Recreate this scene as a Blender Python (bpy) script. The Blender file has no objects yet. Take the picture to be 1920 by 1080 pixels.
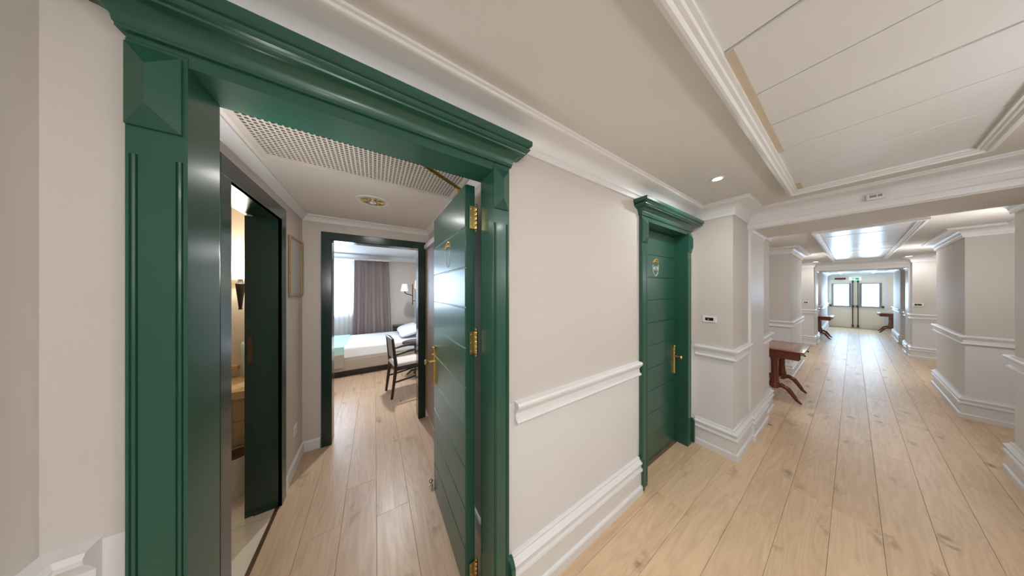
import bpy, bmesh, math, random
from mathutils import Vector, Matrix
random.seed(7)
PI = math.pi
S = bpy.context.scene
COL = S.collection

# ------------------------------------------------------------------ camera, world, exposure
cd = bpy.data.cameras.new('camera')
cam = bpy.data.objects.new('camera', cd); COL.objects.link(cam)
cd.sensor_width = 36.0
cd.lens = 36.0 * 406.0 / 1920.0
cd.shift_y = 4.0 / 1920.0
cd.clip_start = 0.02
cam.location = (0, 0, 1.5)
cam.rotation_euler = (PI / 2, 0, -math.radians(32.4))
S.camera = cam
W = bpy.data.worlds.new('world'); S.world = W; W.use_nodes = True
W.node_tree.nodes['Background'].inputs[0].default_value = (0.75, 0.87, 1.0, 1)
W.node_tree.nodes['Background'].inputs[1].default_value = 1.0
S.view_settings.view_transform = 'Standard'
S.view_settings.look = 'None'
S.view_settings.gamma = 1.0
S.view_settings.use_curve_mapping = False
S.view_settings.exposure = 0.0
DOWN_W = 5.0        # each corridor downlight
SCONCE_W = 12.2     # each corridor wall lamp, most of them added
WIN_E = 20.0         # brightness of the daylight panes

# ------------------------------------------------------------------ materials
def mat(name, col, rough=0.5, metal=0.0, coat=0.0, var=0.0, vscale=6.0, bump=0.0, bscale=60.0, emit=None, estr=0.0, spec=0.5):
    m = bpy.data.materials.new(name); m.use_nodes = True
    nt = m.node_tree; b = nt.nodes['Principled BSDF']
    b.inputs['Base Color'].default_value = (*col, 1)
    b.inputs['Roughness'].default_value = rough
    b.inputs['Metallic'].default_value = metal
    b.inputs['Coat Weight'].default_value = coat
    b.inputs['Coat Roughness'].default_value = 0.12
    b.inputs['Specular IOR Level'].default_value = spec
    if emit:
        b.inputs['Emission Color'].default_value = (*emit, 1)
        b.inputs['Emission Strength'].default_value = estr
    tc = nt.nodes.new('ShaderNodeTexCoord')
    if var > 0:
        n = nt.nodes.new('ShaderNodeTexNoise'); n.inputs['Scale'].default_value = vscale
        n.inputs['Detail'].default_value = 5
        nt.links.new(tc.outputs['Object'], n.inputs['Vector'])
        mx = nt.nodes.new('ShaderNodeMix'); mx.data_type = 'RGBA'
        mx.inputs[6].default_value = (*[c * (1 - var) for c in col], 1)
        mx.inputs[7].default_value = (*[min(1, c * (1 + var)) for c in col], 1)
        nt.links.new(n.outputs['Fac'], mx.inputs[0])
        nt.links.new(mx.outputs[2], b.inputs['Base Color'])
    if bump > 0:
        n2 = nt.nodes.new('ShaderNodeTexNoise'); n2.inputs['Scale'].default_value = bscale
        n2.inputs['Detail'].default_value = 3
        nt.links.new(tc.outputs['Object'], n2.inputs['Vector'])
        bp = nt.nodes.new('ShaderNodeBump'); bp.inputs['Strength'].default_value = bump
        bp.inputs['Distance'].default_value = 0.002
        nt.links.new(n2.outputs['Fac'], bp.inputs['Height'])
        nt.links.new(bp.outputs['Normal'], b.inputs['Normal'])
    return m

BEIGE = (0.655, 0.61, 0.565)
WHITE = (0.775, 0.77, 0.77)

def wall_mat():
    """wallpaper above the chair rail, white paint below: two real finishes meeting at the rail"""
    m = mat('wall_two_tone', BEIGE, 0.6)
    nt = m.node_tree; b = nt.nodes['Principled BSDF']
    g = nt.nodes.new('ShaderNodeNewGeometry'); sx = nt.nodes.new('ShaderNodeSeparateXYZ')
    nt.links.new(g.outputs['Position'], sx.inputs[0])
    gt = nt.nodes.new('ShaderNodeMath'); gt.operation = 'GREATER_THAN'; gt.inputs[1].default_value = 0.962
    nt.links.new(sx.outputs['Z'], gt.inputs[0])
    n = nt.nodes.new('ShaderNodeTexNoise'); n.inputs['Scale'].default_value = 2.5; n.inputs['Detail'].default_value = 4
    nt.links.new(g.outputs['Position'], n.inputs['Vector'])
    mx = nt.nodes.new('ShaderNodeMix'); mx.data_type = 'RGBA'
    mx.inputs[6].default_value = (*WHITE, 1)
    mx.inputs[7].default_value = (*BEIGE, 1)
    nt.links.new(gt.outputs[0], mx.inputs[0])
    mm = nt.nodes.new('ShaderNodeMix'); mm.data_type = 'RGBA'; mm.blend_type = 'MULTIPLY'
    rp = nt.nodes.new('ShaderNodeMapRange'); rp.inputs[3].default_value = 0.96; rp.inputs[4].default_value = 1.03
    nt.links.new(n.outputs['Fac'], rp.inputs[0])
    mm.inputs[0].default_value = 1.0
    nt.links.new(mx.outputs[2], mm.inputs[6]); nt.links.new(rp.outputs[0], mm.inputs[7])
    nt.links.new(mm.outputs[2], b.inputs['Base Color'])
    # fine woven wallpaper relief
    w = nt.nodes.new('ShaderNodeTexNoise'); w.inputs['Scale'].default_value = 220
    mp = nt.nodes.new('ShaderNodeMapping'); mp.inputs['Scale'].default_value = (1, 1, 0.15)
    nt.links.new(g.outputs['Position'], mp.inputs[0]); nt.links.new(mp.outputs[0], w.inputs['Vector'])
    bp = nt.nodes.new('ShaderNodeBump'); bp.inputs['Strength'].default_value = 0.15; bp.inputs['Distance'].default_value = 0.001
    nt.links.new(w.outputs['Fac'], bp.inputs['Height']); nt.links.new(bp.outputs[0], b.inputs['Normal'])
    return m

def wood_floor(name, light, dark, knot):
    m = mat(name, light, 0.30)
    nt = m.node_tree; b = nt.nodes['Principled BSDF']; L = nt.links
    tc = nt.nodes.new('ShaderNodeTexCoord'); oi = nt.nodes.new('ShaderNodeObjectInfo')
    off = nt.nodes.new('ShaderNodeVectorMath'); off.operation = 'SCALE'; off.inputs[0].default_value = (37, 91, 53)
    L.new(oi.outputs['Random'], off.inputs['Scale'])
    add = nt.nodes.new('ShaderNodeVectorMath'); add.operation = 'ADD'
    L.new(tc.outputs['Object'], add.inputs[0]); L.new(off.outputs[0], add.inputs[1])
    mp = nt.nodes.new('ShaderNodeMapping'); mp.inputs['Scale'].default_value = (1.4, 16, 1)
    L.new(add.outputs[0], mp.inputs[0])
    n1 = nt.nodes.new('ShaderNodeTexNoise'); n1.inputs['Scale'].default_value = 1.6; n1.inputs['Detail'].default_value = 8; n1.inputs['Distortion'].default_value = 1.2
    L.new(mp.outputs[0], n1.inputs['Vector'])
    # cathedral grain
    mp2 = nt.nodes.new('ShaderNodeMapping'); mp2.inputs['Scale'].default_value = (0.55, 5, 1)
    L.new(add.outputs[0], mp2.inputs[0])
    n2 = nt.nodes.new('ShaderNodeTexNoise'); n2.inputs['Scale'].default_value = 1.3; n2.inputs['Detail'].default_value = 2
    L.new(mp2.outputs[0], n2.inputs['Vector'])
    mu = nt.nodes.new('ShaderNodeMath'); mu.operation = 'MULTIPLY'; mu.inputs[1].default_value = 100
    L.new(n2.outputs['Fac'], mu.inputs[0])
    sn = nt.nodes.new('ShaderNodeMath'); sn.operation = 'SINE'; L.new(mu.outputs[0], sn.inputs[0])
    r1 = nt.nodes.new('ShaderNodeMapRange'); r1.inputs[1].default_value = -1; r1.inputs[2].default_value = 1; r1.inputs[3].default_value = 0; r1.inputs[4].default_value = 0.28
    L.new(sn.outputs[0], r1.inputs[0])
    r2 = nt.nodes.new('ShaderNodeMapRange'); r2.inputs[1].default_value = 0.35; r2.inputs[2].default_value = 0.72; r2.inputs[4].default_value = 0.55
    L.new(n1.outputs['Fac'], r2.inputs[0])
    ad = nt.nodes.new('ShaderNodeMath'); ad.operation = 'ADD'; ad.use_clamp = True
    L.new(r1.outputs[0], ad.inputs[0]); L.new(r2.outputs[0], ad.inputs[1])
    rnd = nt.nodes.new('ShaderNodeMath'); rnd.operation = 'MULTIPLY_ADD'; rnd.inputs[1].default_value = 0.5; rnd.inputs[2].default_value = -0.22
    L.new(oi.outputs['Random'], rnd.inputs[0])
    ad2 = nt.nodes.new('ShaderNodeMath'); ad2.operation = 'ADD'; ad2.use_clamp = True
    L.new(ad.outputs[0], ad2.inputs[0]); L.new(rnd.outputs[0], ad2.inputs[1])
    mx = nt.nodes.new('ShaderNodeMix'); mx.data_type = 'RGBA'
    mx.inputs[6].default_value = (*light, 1); mx.inputs[7].default_value = (*dark, 1)
    L.new(ad2.outputs[0], mx.inputs[0])
    # knots
    mp3 = nt.nodes.new('ShaderNodeMapping'); mp3.inputs['Scale'].default_value = (1.6, 4.2, 1)
    L.new(add.outputs[0], mp3.inputs[0])
    nz = nt.nodes.new('ShaderNodeTexNoise'); nz.inputs['Scale'].default_value = 6; nz.inputs['Detail'].default_value = 3
    L.new(mp3.outputs[0], nz.inputs['Vector'])
    sc = nt.nodes.new('ShaderNodeVectorMath'); sc.operation = 'SCALE'; sc.inputs['Scale'].default_value = 0.28
    L.new(nz.outputs['Color'], sc.inputs[0])
    a3 = nt.nodes.new('ShaderNodeVectorMath'); a3.operation = 'ADD'
    L.new(mp3.outputs[0], a3.inputs[0]); L.new(sc.outputs[0], a3.inputs[1])
    vo = nt.nodes.new('ShaderNodeTexVoronoi'); vo.inputs['Scale'].default_value = 0.9; vo.voronoi_dimensions = '2D'
    L.new(a3.outputs[0], vo.inputs['Vector'])
    kr = nt.nodes.new('ShaderNodeMapRange'); kr.inputs[1].default_value = 0.03; kr.inputs[2].default_value = 0.15; kr.inputs[3].default_value = 0.95; kr.inputs[4].default_value = 0.0
    L.new(vo.outputs['Distance'], kr.inputs[0])
    km = nt.nodes.new('ShaderNodeMath'); km.operation = 'MULTIPLY'
    kn = nt.nodes.new('ShaderNodeMapRange'); kn.inputs[1].default_value = 0.42; kn.inputs[2].default_value = 0.68
    n5 = nt.nodes.new('ShaderNodeTexNoise'); n5.inputs['Scale'].default_value = 14; n5.inputs['Detail'].default_value = 4
    L.new(add.outputs[0], n5.inputs['Vector']); L.new(n5.outputs['Fac'], kn.inputs[0])
    L.new(kr.outputs[0], km.inputs[0]); L.new(kn.outputs[0], km.inputs[1])
    mk = nt.nodes.new('ShaderNodeMix'); mk.data_type = 'RGBA'; mk.inputs[7].default_value = (*knot, 1)
    L.new(km.outputs[0], mk.inputs[0]); L.new(mx.outputs[2], mk.inputs[6])
    L.new(mk.outputs[2], b.inputs['Base Color'])
    rr = nt.nodes.new('ShaderNodeMapRange'); rr.inputs[3].default_value = 0.28; rr.inputs[4].default_value = 0.44
    L.new(n1.outputs['Fac'], rr.inputs[0]); L.new(rr.outputs[0], b.inputs['Roughness'])
    bp = nt.nodes.new('ShaderNodeBump'); bp.inputs['Strength'].default_value = 0.12; bp.inputs['Distance'].default_value = 0.001
    L.new(ad.outputs[0], bp.inputs['Height']); L.new(bp.outputs[0], b.inputs['Normal'])
    return m

def grain(name, a, c, rough, sc=(2, 30, 30), coat=0.0):
    m = mat(name, a, rough, coat=coat); nt = m.node_tree; b = nt.nodes['Principled BSDF']
    tc = nt.nodes.new('ShaderNodeTexCoord'); mp = nt.nodes.new('ShaderNodeMapping'); mp.inputs['Scale'].default_value = sc
    n = nt.nodes.new('ShaderNodeTexNoise'); n.inputs['Scale'].default_value = 1.5; n.inputs['Detail'].default_value = 6; n.inputs['Distortion'].default_value = 0.8
    mx = nt.nodes.new('ShaderNodeMix'); mx.data_type = 'RGBA'; mx.inputs[6].default_value = (*a, 1); mx.inputs[7].default_value = (*c, 1)
    nt.links.new(tc.outputs['Object'], mp.inputs[0]); nt.links.new(mp.outputs[0], n.inputs['Vector'])
    nt.links.new(n.outputs['Fac'], mx.inputs[0]); nt.links.new(mx.outputs[2], b.inputs['Base Color'])
    return m

def translucent(name, col, f=0.6, folds=0.0):
    m = bpy.data.materials.new(name); m.use_nodes = True; nt = m.node_tree
    for n in list(nt.nodes): nt.nodes.remove(n)
    o = nt.nodes.new('ShaderNodeOutputMaterial'); d = nt.nodes.new('ShaderNodeBsdfDiffuse'); t = nt.nodes.new('ShaderNodeBsdfTranslucent')
    tr = nt.nodes.new('ShaderNodeBsdfTransparent'); mx = nt.nodes.new('ShaderNodeMixShader'); m2 = nt.nodes.new('ShaderNodeMixShader')
    no = nt.nodes.new('ShaderNodeTexNoise'); no.inputs['Scale'].default_value = 400
    d.inputs[0].default_value = (*col, 1); t.inputs[0].default_value = (*col, 1)
    mx.inputs[0].default_value = f; m2.inputs[0].default_value = folds
    nt.links.new(d.outputs[0], mx.inputs[1]); nt.links.new(t.outputs[0], mx.inputs[2])
    nt.links.new(mx.outputs[0], m2.inputs[1]); nt.links.new(tr.outputs[0], m2.inputs[2]); nt.links.new(m2.outputs[0], o.inputs[0])
    return m

def emission(name, col, s):
    m = bpy.data.materials.new(name); m.use_nodes = True; nt = m.node_tree
    for n in list(nt.nodes): nt.nodes.remove(n)
    o = nt.nodes.new('ShaderNodeOutputMaterial'); e = nt.nodes.new('ShaderNodeEmission')
    e.inputs[0].default_value = (*col, 1); e.inputs[1].default_value = s
    nt.links.new(e.outputs[0], o.inputs[0]); return m

M = {}
M['wall'] = wall_mat()
M['beige'] = mat('beige_wallpaper', BEIGE, 0.6, var=0.03, vscale=3, bump=0.1, bscale=200)
M['room_wall'] = mat('room_wall_paint', (0.66, 0.60, 0.545), 0.6, var=0.03, vscale=3)
M['white'] = mat('white_trim_paint', (0.805, 0.80, 0.80), 0.38, var=0.02, vscale=8)
M['ceil'] = mat('ceiling_paint', (0.735, 0.70, 0.66), 0.65, var=0.03, vscale=2)
M['ceil_room'] = mat('room_ceiling_paint', (0.80, 0.75, 0.71), 0.65, var=0.02, vscale=2)
M['board'] = mat('lacquered_ceiling_board', (0.755, 0.745, 0.745), 0.22, var=0.03, vscale=5)
M['gap_shade'] = mat('painted_gap_shade', (0.03, 0.025, 0.02), 0.9)  # near-black stands for shade behind grille holes; also backs the ceiling boards
M['tape'] = mat('beige_edge_strip', (0.58, 0.49, 0.36), 0.6)
M['green'] = mat('green_gloss_paint', (0.019, 0.092, 0.060), 0.30, var=0.08, vscale=4, bump=0.03, bscale=25, coat=0.15)
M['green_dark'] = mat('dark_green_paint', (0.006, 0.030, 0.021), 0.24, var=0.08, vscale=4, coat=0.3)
M['brass'] = mat('polished_brass', (0.76, 0.55, 0.24), 0.2, metal=1.0)
M['brass_dull'] = mat('aged_brass', (0.50, 0.34, 0.10), 0.35, metal=1.0)
M['chrome'] = mat('chrome', (0.8, 0.8, 0.82), 0.12, metal=1.0)
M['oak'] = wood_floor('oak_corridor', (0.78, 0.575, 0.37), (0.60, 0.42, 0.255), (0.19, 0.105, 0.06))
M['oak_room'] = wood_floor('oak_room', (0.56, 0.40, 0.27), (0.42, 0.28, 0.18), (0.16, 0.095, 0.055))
M['subfloor'] = mat('subfloor', (0.26, 0.17, 0.09), 0.8)
M['cherry'] = grain('cherry_wood', (0.115, 0.016, 0.006), (0.21, 0.040, 0.012), 0.22, (2, 14, 14), coat=0.4)
M['cherry_in'] = grain('cherry_inlay', (0.30, 0.10, 0.04), (0.40, 0.15, 0.06), 0.18, (3, 18, 18), coat=0.5)
M['wardrobe'] = grain('brown_wood', (0.17, 0.085, 0.035), (0.24, 0.13, 0.06), 0.45, (25, 25, 1.5))
M['darkwood'] = grain('dark_brown_wood', (0.010, 0.008, 0.007), (0.03, 0.022, 0.018), 0.3, (4, 20, 20))
M['sheet'] = mat('white_bed_linen', (0.80, 0.82, 0.84), 0.8, bump=0.5, bscale=9)
M['bedbase'] = mat('taupe_upholstery', (0.40, 0.335, 0.27), 0.85, bump=0.3, bscale=300)
M['teal'] = mat('pale_teal_fabric', (0.42, 0.66, 0.60), 0.7, bump=0.2, bscale=200)
M['curtain'] = mat('taupe_curtain', (0.235, 0.185, 0.175), 0.75, bump=0.3, bscale=250)
M['seatfab'] = mat('pale_seat_fabric', (0.62, 0.55, 0.52), 0.8, bump=0.3, bscale=250)
M['backfab'] = mat('tan_back_fabric', (0.33, 0.27, 0.20), 0.8, bump=0.3, bscale=250)
M['headboard'] = mat('pale_blue_leatherette', (0.55, 0.60, 0.70), 0.5)
M['black'] = mat('black_plastic', (0.012, 0.012, 0.014), 0.25)
M['iron'] = mat('dark_iron', (0.05, 0.045, 0.042), 0.4, metal=0.8)
M['plastic'] = mat('white_plastic', (0.80, 0.80, 0.78), 0.35)
M['tile'] = mat('cream_floor_tile', (0.66, 0.58, 0.46), 0.35, var=0.08, vscale=8)
M['grout'] = mat('grout', (0.40, 0.34, 0.27), 0.9)
M['marble'] = mat('beige_marble', (0.62, 0.42, 0.22), 0.25, var=0.25, vscale=9)
M['vanity'] = mat('tan_stone', (0.46, 0.33, 0.19), 0.5, var=0.12, vscale=10)
M['towel'] = mat('white_towel', (0.74, 0.75, 0.70), 0.9, bump=0.8, bscale=120)
M['bathwall'] = mat('cream_bath_wall', (0.72, 0.63, 0.50), 0.5, var=0.03, vscale=4)
M['threshold'] = grain('dark_threshold', (0.06, 0.022, 0.008), (0.11, 0.045, 0.02), 0.4, (20, 2, 2))
M['paper'] = mat('printed_paper', (0.52, 0.49, 0.47), 0.7, var=0.06, vscale=40)
M['goldframe'] = grain('gilt_wood', (0.34, 0.22, 0.10), (0.48, 0.33, 0.17), 0.4, (6, 30, 30))
M['cream'] = mat('cream_door_paint', (0.90, 0.79, 0.62), 0.4, var=0.02, vscale=5)
M['greyframe'] = mat('grey_window_trim', (0.22, 0.23, 0.24), 0.5, var=0.5, vscale=60)
M['darkrod'] = mat('dark_grey_metal', (0.07, 0.065, 0.07), 0.4, metal=0.6)
M['bargrey'] = mat('steel_bar', (0.30, 0.29, 0.32), 0.35, metal=0.7)
M['exit'] = mat('exit_green', (0.0, 0.30, 0.18), 0.4, emit=(0.0, 0.45, 0.27), estr=0.5)
M['exitwhite'] = mat('exit_white', (0.8, 0.9, 0.85), 0.4, emit=(0.8, 1, 0.9), estr=0.9)
M['red'] = mat('red_led', (0.2, 0.02, 0.02), 0.4, emit=(0.5, 0.04, 0.06), estr=0.12)
M['pane'] = emission('daylight_pane', (0.63, 0.78, 1.0), WIN_E)
M['pane_end'] = emission('daylight_pane_corridor', (0.50, 0.74, 1.0), 22.0)
M['lens'] = emission('lamp_lens', (1.0, 0.96, 0.88), 12.0)
M['bulb'] = emission('bulb_glow', (1.0, 0.88, 0.68), 14.0)
M['shade'] = translucent('pleated_shade', (0.92, 0.86, 0.74), 0.6)
M['shade_off'] = mat('white_lampshade', (0.74, 0.76, 0.80), 0.8)
M['shade_warm'] = mat('cream_lampshade', (0.80, 0.72, 0.55), 0.8)
M['sheer'] = translucent('sheer_voile', (0.92, 0.94, 0.95), 0.65, 0.25)
M['grille'] = mat('grille_white', (0.66, 0.60, 0.54), 0.45)
M['gold'] = mat('gold_print', (0.75, 0.42, 0.10), 0.35, metal=0.4)
M['silver'] = mat('silver_print', (0.70, 0.73, 0.70), 0.35)
M['grey'] = mat('grey_mesh', (0.30, 0.28, 0.27), 0.6)

# ------------------------------------------------------------------ mesh helpers
class MB:
    def __init__(s): s.v = []; s.f = []; s.m = []
    def add(s, vs, fs, mi=0):
        o = len(s.v); s.v += [tuple(v) for v in vs]; s.f += [tuple(i + o for i in f) for f in fs]; s.m += [mi] * len(fs); return s
    def box(s, a, b, mi=0):
        x0, y0, z0 = [min(p, q) for p, q in zip(a, b)]; x1, y1, z1 = [max(p, q) for p, q in zip(a, b)]
        return s.add([(x0, y0, z0), (x1, y0, z0), (x1, y1, z0), (x0, y1, z0), (x0, y0, z1), (x1, y0, z1), (x1, y1, z1), (x0, y1, z1)],
                     [(0, 3, 2, 1), (4, 5, 6, 7), (0, 1, 5, 4), (1, 2, 6, 5), (2, 3, 7, 6), (3, 0, 4, 7)], mi)
    def frustum(s, a, b, inset, axis=2, mi=0):
        """box a-b whose far face along axis (b side) is inset"""
        lo = list(a); hi = list(b); i, j = [k for k in range(3) if k != axis]
        vs = []
        for lev, ins in ((lo[axis], 0), (hi[axis], inset)):
            for (p, q) in ((lo[i] + ins, lo[j] + ins), (hi[i] - ins, lo[j] + ins), (hi[i] - ins, hi[j] - ins), (lo[i] + ins, hi[j] - ins)):
                v = [0, 0, 0]; v[axis] = lev; v[i] = p; v[j] = q; vs.append(v)
        return s.add(vs, [(0, 3, 2, 1), (4, 5, 6, 7), (0, 1, 5, 4), (1, 2, 6, 5), (2, 3, 7, 6), (3, 0, 4, 7)], mi)
    def lathe(s, prof, n=20, c=(0, 0, 0), axis='z', mi=0):
        vs = []; fs = []
        for r, z in prof:
            for k in range(n):
                a = 2 * PI * k / n; p = (r * math.cos(a), r * math.sin(a), z)
                if axis == 'x': p = (p[2], p[0], p[1])
                if axis == 'y': p = (p[1], p[2], p[0])
                vs.append((c[0] + p[0], c[1] + p[1], c[2] + p[2]))
        for i in range(len(prof) - 1):
            for k in range(n):
                k2 = (k + 1) % n
                fs.append((i * n + k, i * n + k2, (i + 1) * n + k2, (i + 1) * n + k))
        if prof[0][0] > 1e-6: fs.append(tuple(range(n))[::-1])
        if prof[-1][0] > 1e-6: fs.append(tuple((len(prof) - 1) * n + k for k in range(n)))
        return s.add(vs, fs, mi)
    def tube(s, pts, rad, n=10, mi=0, flat=1.0):
        pts = [Vector(p) for p in pts]; rads = rad if isinstance(rad, (list, tuple)) else [rad] * len(pts)
        vs = []; fs = []
        up = Vector((0, 0, 1))
        for i, p in enumerate(pts):
            d = (pts[min(i + 1, len(pts) - 1)] - pts[max(i - 1, 0)]).normalized()
            ref = up if abs(d.z) < 0.95 else Vector((1, 0, 0))
            a = d.cross(ref).normalized(); b = d.cross(a).normalized()
            for k in range(n):
                t = 2 * PI * k / n
                vs.append(p + a * math.cos(t) * rads[i] * flat + b * math.sin(t) * rads[i])
        for i in range(len(pts) - 1):
            for k in range(n):
                k2 = (k + 1) % n
                fs.append((i * n + k, (i + 1) * n + k, (i + 1) * n + k2, i * n + k2))
        fs.append(tuple(range(n))); fs.append(tuple((len(pts) - 1) * n + k for k in range(n))[::-1])
        return s.add(vs, fs, mi)
    def sweep(s, path, prof, closed=False, mi=0, side=1):
        """profile (out, z) swept along a plan polyline with mitres; out is to the left of travel times side"""
        P = [Vector((p[0], p[1])) for p in path]; n = len(P); k = len(prof); vs = []; fs = []
        for i in range(n):
            d0 = (P[i] - P[i - 1]).normalized() if (closed or i > 0) else None
            d1 = (P[(i + 1) % n] - P[i]).normalized() if (closed or i < n - 1) else None
            if d0 is None: d0 = d1
            if d1 is None: d1 = d0
            n0 = Vector((-d0.y, d0.x)) * side; n1 = Vector((-d1.y, d1.x)) * side
            b = (n0 + n1); b = b / max(b.length_squared / 2, 1e-6)
            b = b if (n0 + n1).length > 1e-6 else n0
            for o, z in prof: vs.append((P[i].x + b.x * o, P[i].y + b.y * o, z))
        for i in range(n if closed else n - 1):
            j = (i + 1) % n
            for q in range(k):
                r = (q + 1) % k
                fs.append((i * k + q, j * k + q, j * k + r, i * k + r))
        if not closed:
            fs.append(tuple(range(k))[::-1]); fs.append(tuple((n - 1) * k + q for q in range(k)))
        return s.add(vs, fs, mi)
    def obj(s, name, m, parent=None, smooth=None, bevel=0.0, loc=None):
        me = bpy.data.meshes.new(name); me.from_pydata(s.v, [], s.f)
        ms = m if isinstance(m, (list, tuple)) else [m]
        for q in ms: me.materials.append(M[q] if isinstance(q, str) else q)
        if len(ms) > 1: me.polygons.foreach_set('material_index', s.m)
        bm = bmesh.new(); bm.from_mesh(me); bmesh.ops.recalc_face_normals(bm, faces=bm.faces); bm.to_mesh(me); bm.free()
        if smooth:
            me.polygons.foreach_set('use_smooth', [True] * len(me.polygons)); me.set_sharp_from_angle(angle=math.radians(smooth))
        o = bpy.data.objects.new(name, me); COL.objects.link(o)
        if parent: o.parent = parent
        if loc: o.location = loc
        if bevel:
            b = o.modifiers.new('edge', 'BEVEL'); b.width = bevel; b.segments = 2; b.limit_method = 'ANGLE'; b.angle_limit = math.radians(40)
        return o

def tag(o, label=None, cat=None, group=None, kind=None):
    if label: o['label'] = label
    if cat: o['category'] = cat
    if group: o['group'] = group
    if kind: o['kind'] = kind
    return o
def empty(name, loc=(0, 0, 0), rz=0.0, **k):
    o = bpy.data.objects.new(name, None); COL.objects.link(o); o.location = loc; o.rotation_euler = (0, 0, rz); o.empty_display_size = 0.1
    return tag(o, **k)
def struct(o, label, cat): return tag(o, label, cat, kind='structure')
def copy_tree(o, parent=None):
    c = o.copy(); COL.objects.link(c); c.parent = parent
    for ch in list(o.children): copy_tree(ch, c)
    return c
def text(s, name, size, m, parent, loc, rot, ext=0.0006):
    cu = bpy.data.curves.new(name, 'FONT'); cu.body = s; cu.size = size; cu.extrude = ext; cu.align_x = 'CENTER'; cu.align_y = 'CENTER'
    t = bpy.data.objects.new(name, cu); COL.objects.link(t)
    me = bpy.data.meshes.new_from_object(t.evaluated_get(bpy.context.evaluated_depsgraph_get()))
    bpy.data.objects.remove(t); me.name = name; me.materials.clear(); me.materials.append(M[m])
    o = bpy.data.objects.new(name, me); COL.objects.link(o)
    o.parent = parent; o.location = loc; o.rotation_euler = rot; return o

# ------------------------------------------------------------------ plan constants
CEIL = 2.29; CEIL2 = 2.235; CEIL3 = 2.15
YW, YP, YJ = 0.87, 0.575, 0.555          # recess wall, pillar face, arch band face (left side)
def mir(y): return -0.13 - y             # the corridor is symmetrical about y = -0.065
SOF1, SOF2 = 2.105, 2.03
XEND = 16.1
VX0, VX1, VY = -0.565, 0.55, 2.73         # vestibule
ZT = 2.34

# ------------------------------------------------------------------ walls
def wall(name, boxes, label, m='wall'):
    b = MB()
    for a, c in boxes: b.box(a, c)
    return struct(b.obj(name, m), label, 'wall')

D1 = (-0.375, 0.44); D2 = (1.775, 2.53); DT = 2.03
wall('wall_left', [((VX0, YW, 0), (D1[0] - .03, 1.0, ZT)), ((D1[0] - .03, YW, DT + .03), (D1[1] + .03, 1.0, ZT)), ((D1[1] + .03, YW, 0), (D2[0] - .03, 1.0, ZT)),
                   ((D2[0] - .03, YW, DT + .03), (D2[1] + .03, 1.0, ZT)), ((D2[1] + .03, YW, 0), (2.72, 1.0, ZT)), ((1.5, 1.0, 0), (2.75, 1.03, ZT))],  # last box: unseen backing behind the closed door, added to stop light leaks
     'beige papered wall with white dado between the two green doors')
wall('wall_left', [((-3.2, YP, 0), (VX0, 1.0, ZT))], 'beige and white pillar wall left of the open green door')
wall('wall_left', [((2.70, YP, 0), (4.25, 1.3, ZT))], 'beige and white pillar wall beside the closed green door')
wall('wall_left', [((4.20, .87, 0), (6.0, 1.3, ZT))], 'alcove back wall behind the nearest cherry table')
wall('wall_left', [((5.95, YP, 0), (7.5, 1.3, ZT))], 'second pillar wall on the left past the nearest cherry table')
wall('wall_left', [((7.45, .87, 0), (10.12, 1.3, ZT))], 'recessed wall on the left before the second archway')
wall('wall_left', [((10.1, YP, 0), (11.3, 1.3, ZT))], 'pillar wall carrying the left side of the second archway')
wall('wall_left', [((11.25, .87, 0), (12.75, 1.3, ZT))], 'alcove back wall behind the second cherry table')
wall('wall_left', [((12.7, YP, 0), (XEND + .1, 1.3, ZT))], 'left wall running up to the double doors')
wall('wall_right', [((VX0, mir(YW), 0), (2.72, mir(1.1), ZT))], 'recessed beige and white wall on the right of the near bay')
wall('wall_right', [((-3.2, mir(YP), 0), (VX0, mir(1.1), ZT))], 'right pillar wall behind the viewpoint')
wall('wall_right', [((2.70, mir(YP), 0), (4.4, mir(1.3), ZT))], 'pillar wall at the right end of the first archway')
wall('wall_right', [((4.35, mir(.87), 0), (5.92, mir(1.3), ZT))], 'recessed wall at far right between archway and beige pillar')
wall('wall_right', [((5.87, mir(YP), 0), (7.5, mir(1.3), ZT))], 'broad beige pillar wall on the right of the corridor')
wall('wall_right', [((7.45, mir(.87), 0), (10.12, mir(1.3), ZT))], 'recessed wall on the right holding the far green door')
wall('wall_right', [((10.1, mir(YP), 0), (11.3, mir(1.3), ZT))], 'pillar wall carrying the right side of the second archway')
wall('wall_right', [((11.25, mir(.87), 0), (12.45, mir(1.3), ZT))], 'recessed wall on the right past the second archway')
wall('wall_right', [((12.4, mir(YP), 0), (14.3, mir(1.3), ZT))], 'last pillar wall on the right before the double doors')
wall('wall_right', [((14.25, mir(.87), 0), (XEND + .1, mir(1.3), ZT))], 'alcove wall behind the cherry table by the double doors')
wall('wall_far', [((XEND, mir(1.3), 0), (XEND + .15, 1.3, ZT))], 'cream end wall around the double doors', 'cream')
wall('wall_back', [((-3.3, mir(1.2), 0), (-3.2, 1.2, ZT))], 'corridor end wall behind the viewpoint')
# arch bands
for nm, s in (('left', lambda y: y), ('right', mir)):
    wall('wall_' + nm, [((3.22, s(YJ), 0), (3.80, s(YP + .05), SOF1))], 'white jamb band on the %s side of the first archway' % nm, 'white')
    wall('wall_' + nm, [((10.45, s(YJ), 0), (11.0, s(YP + .05), SOF2))], 'white jamb band on the %s side of the second archway' % nm, 'white')
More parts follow.
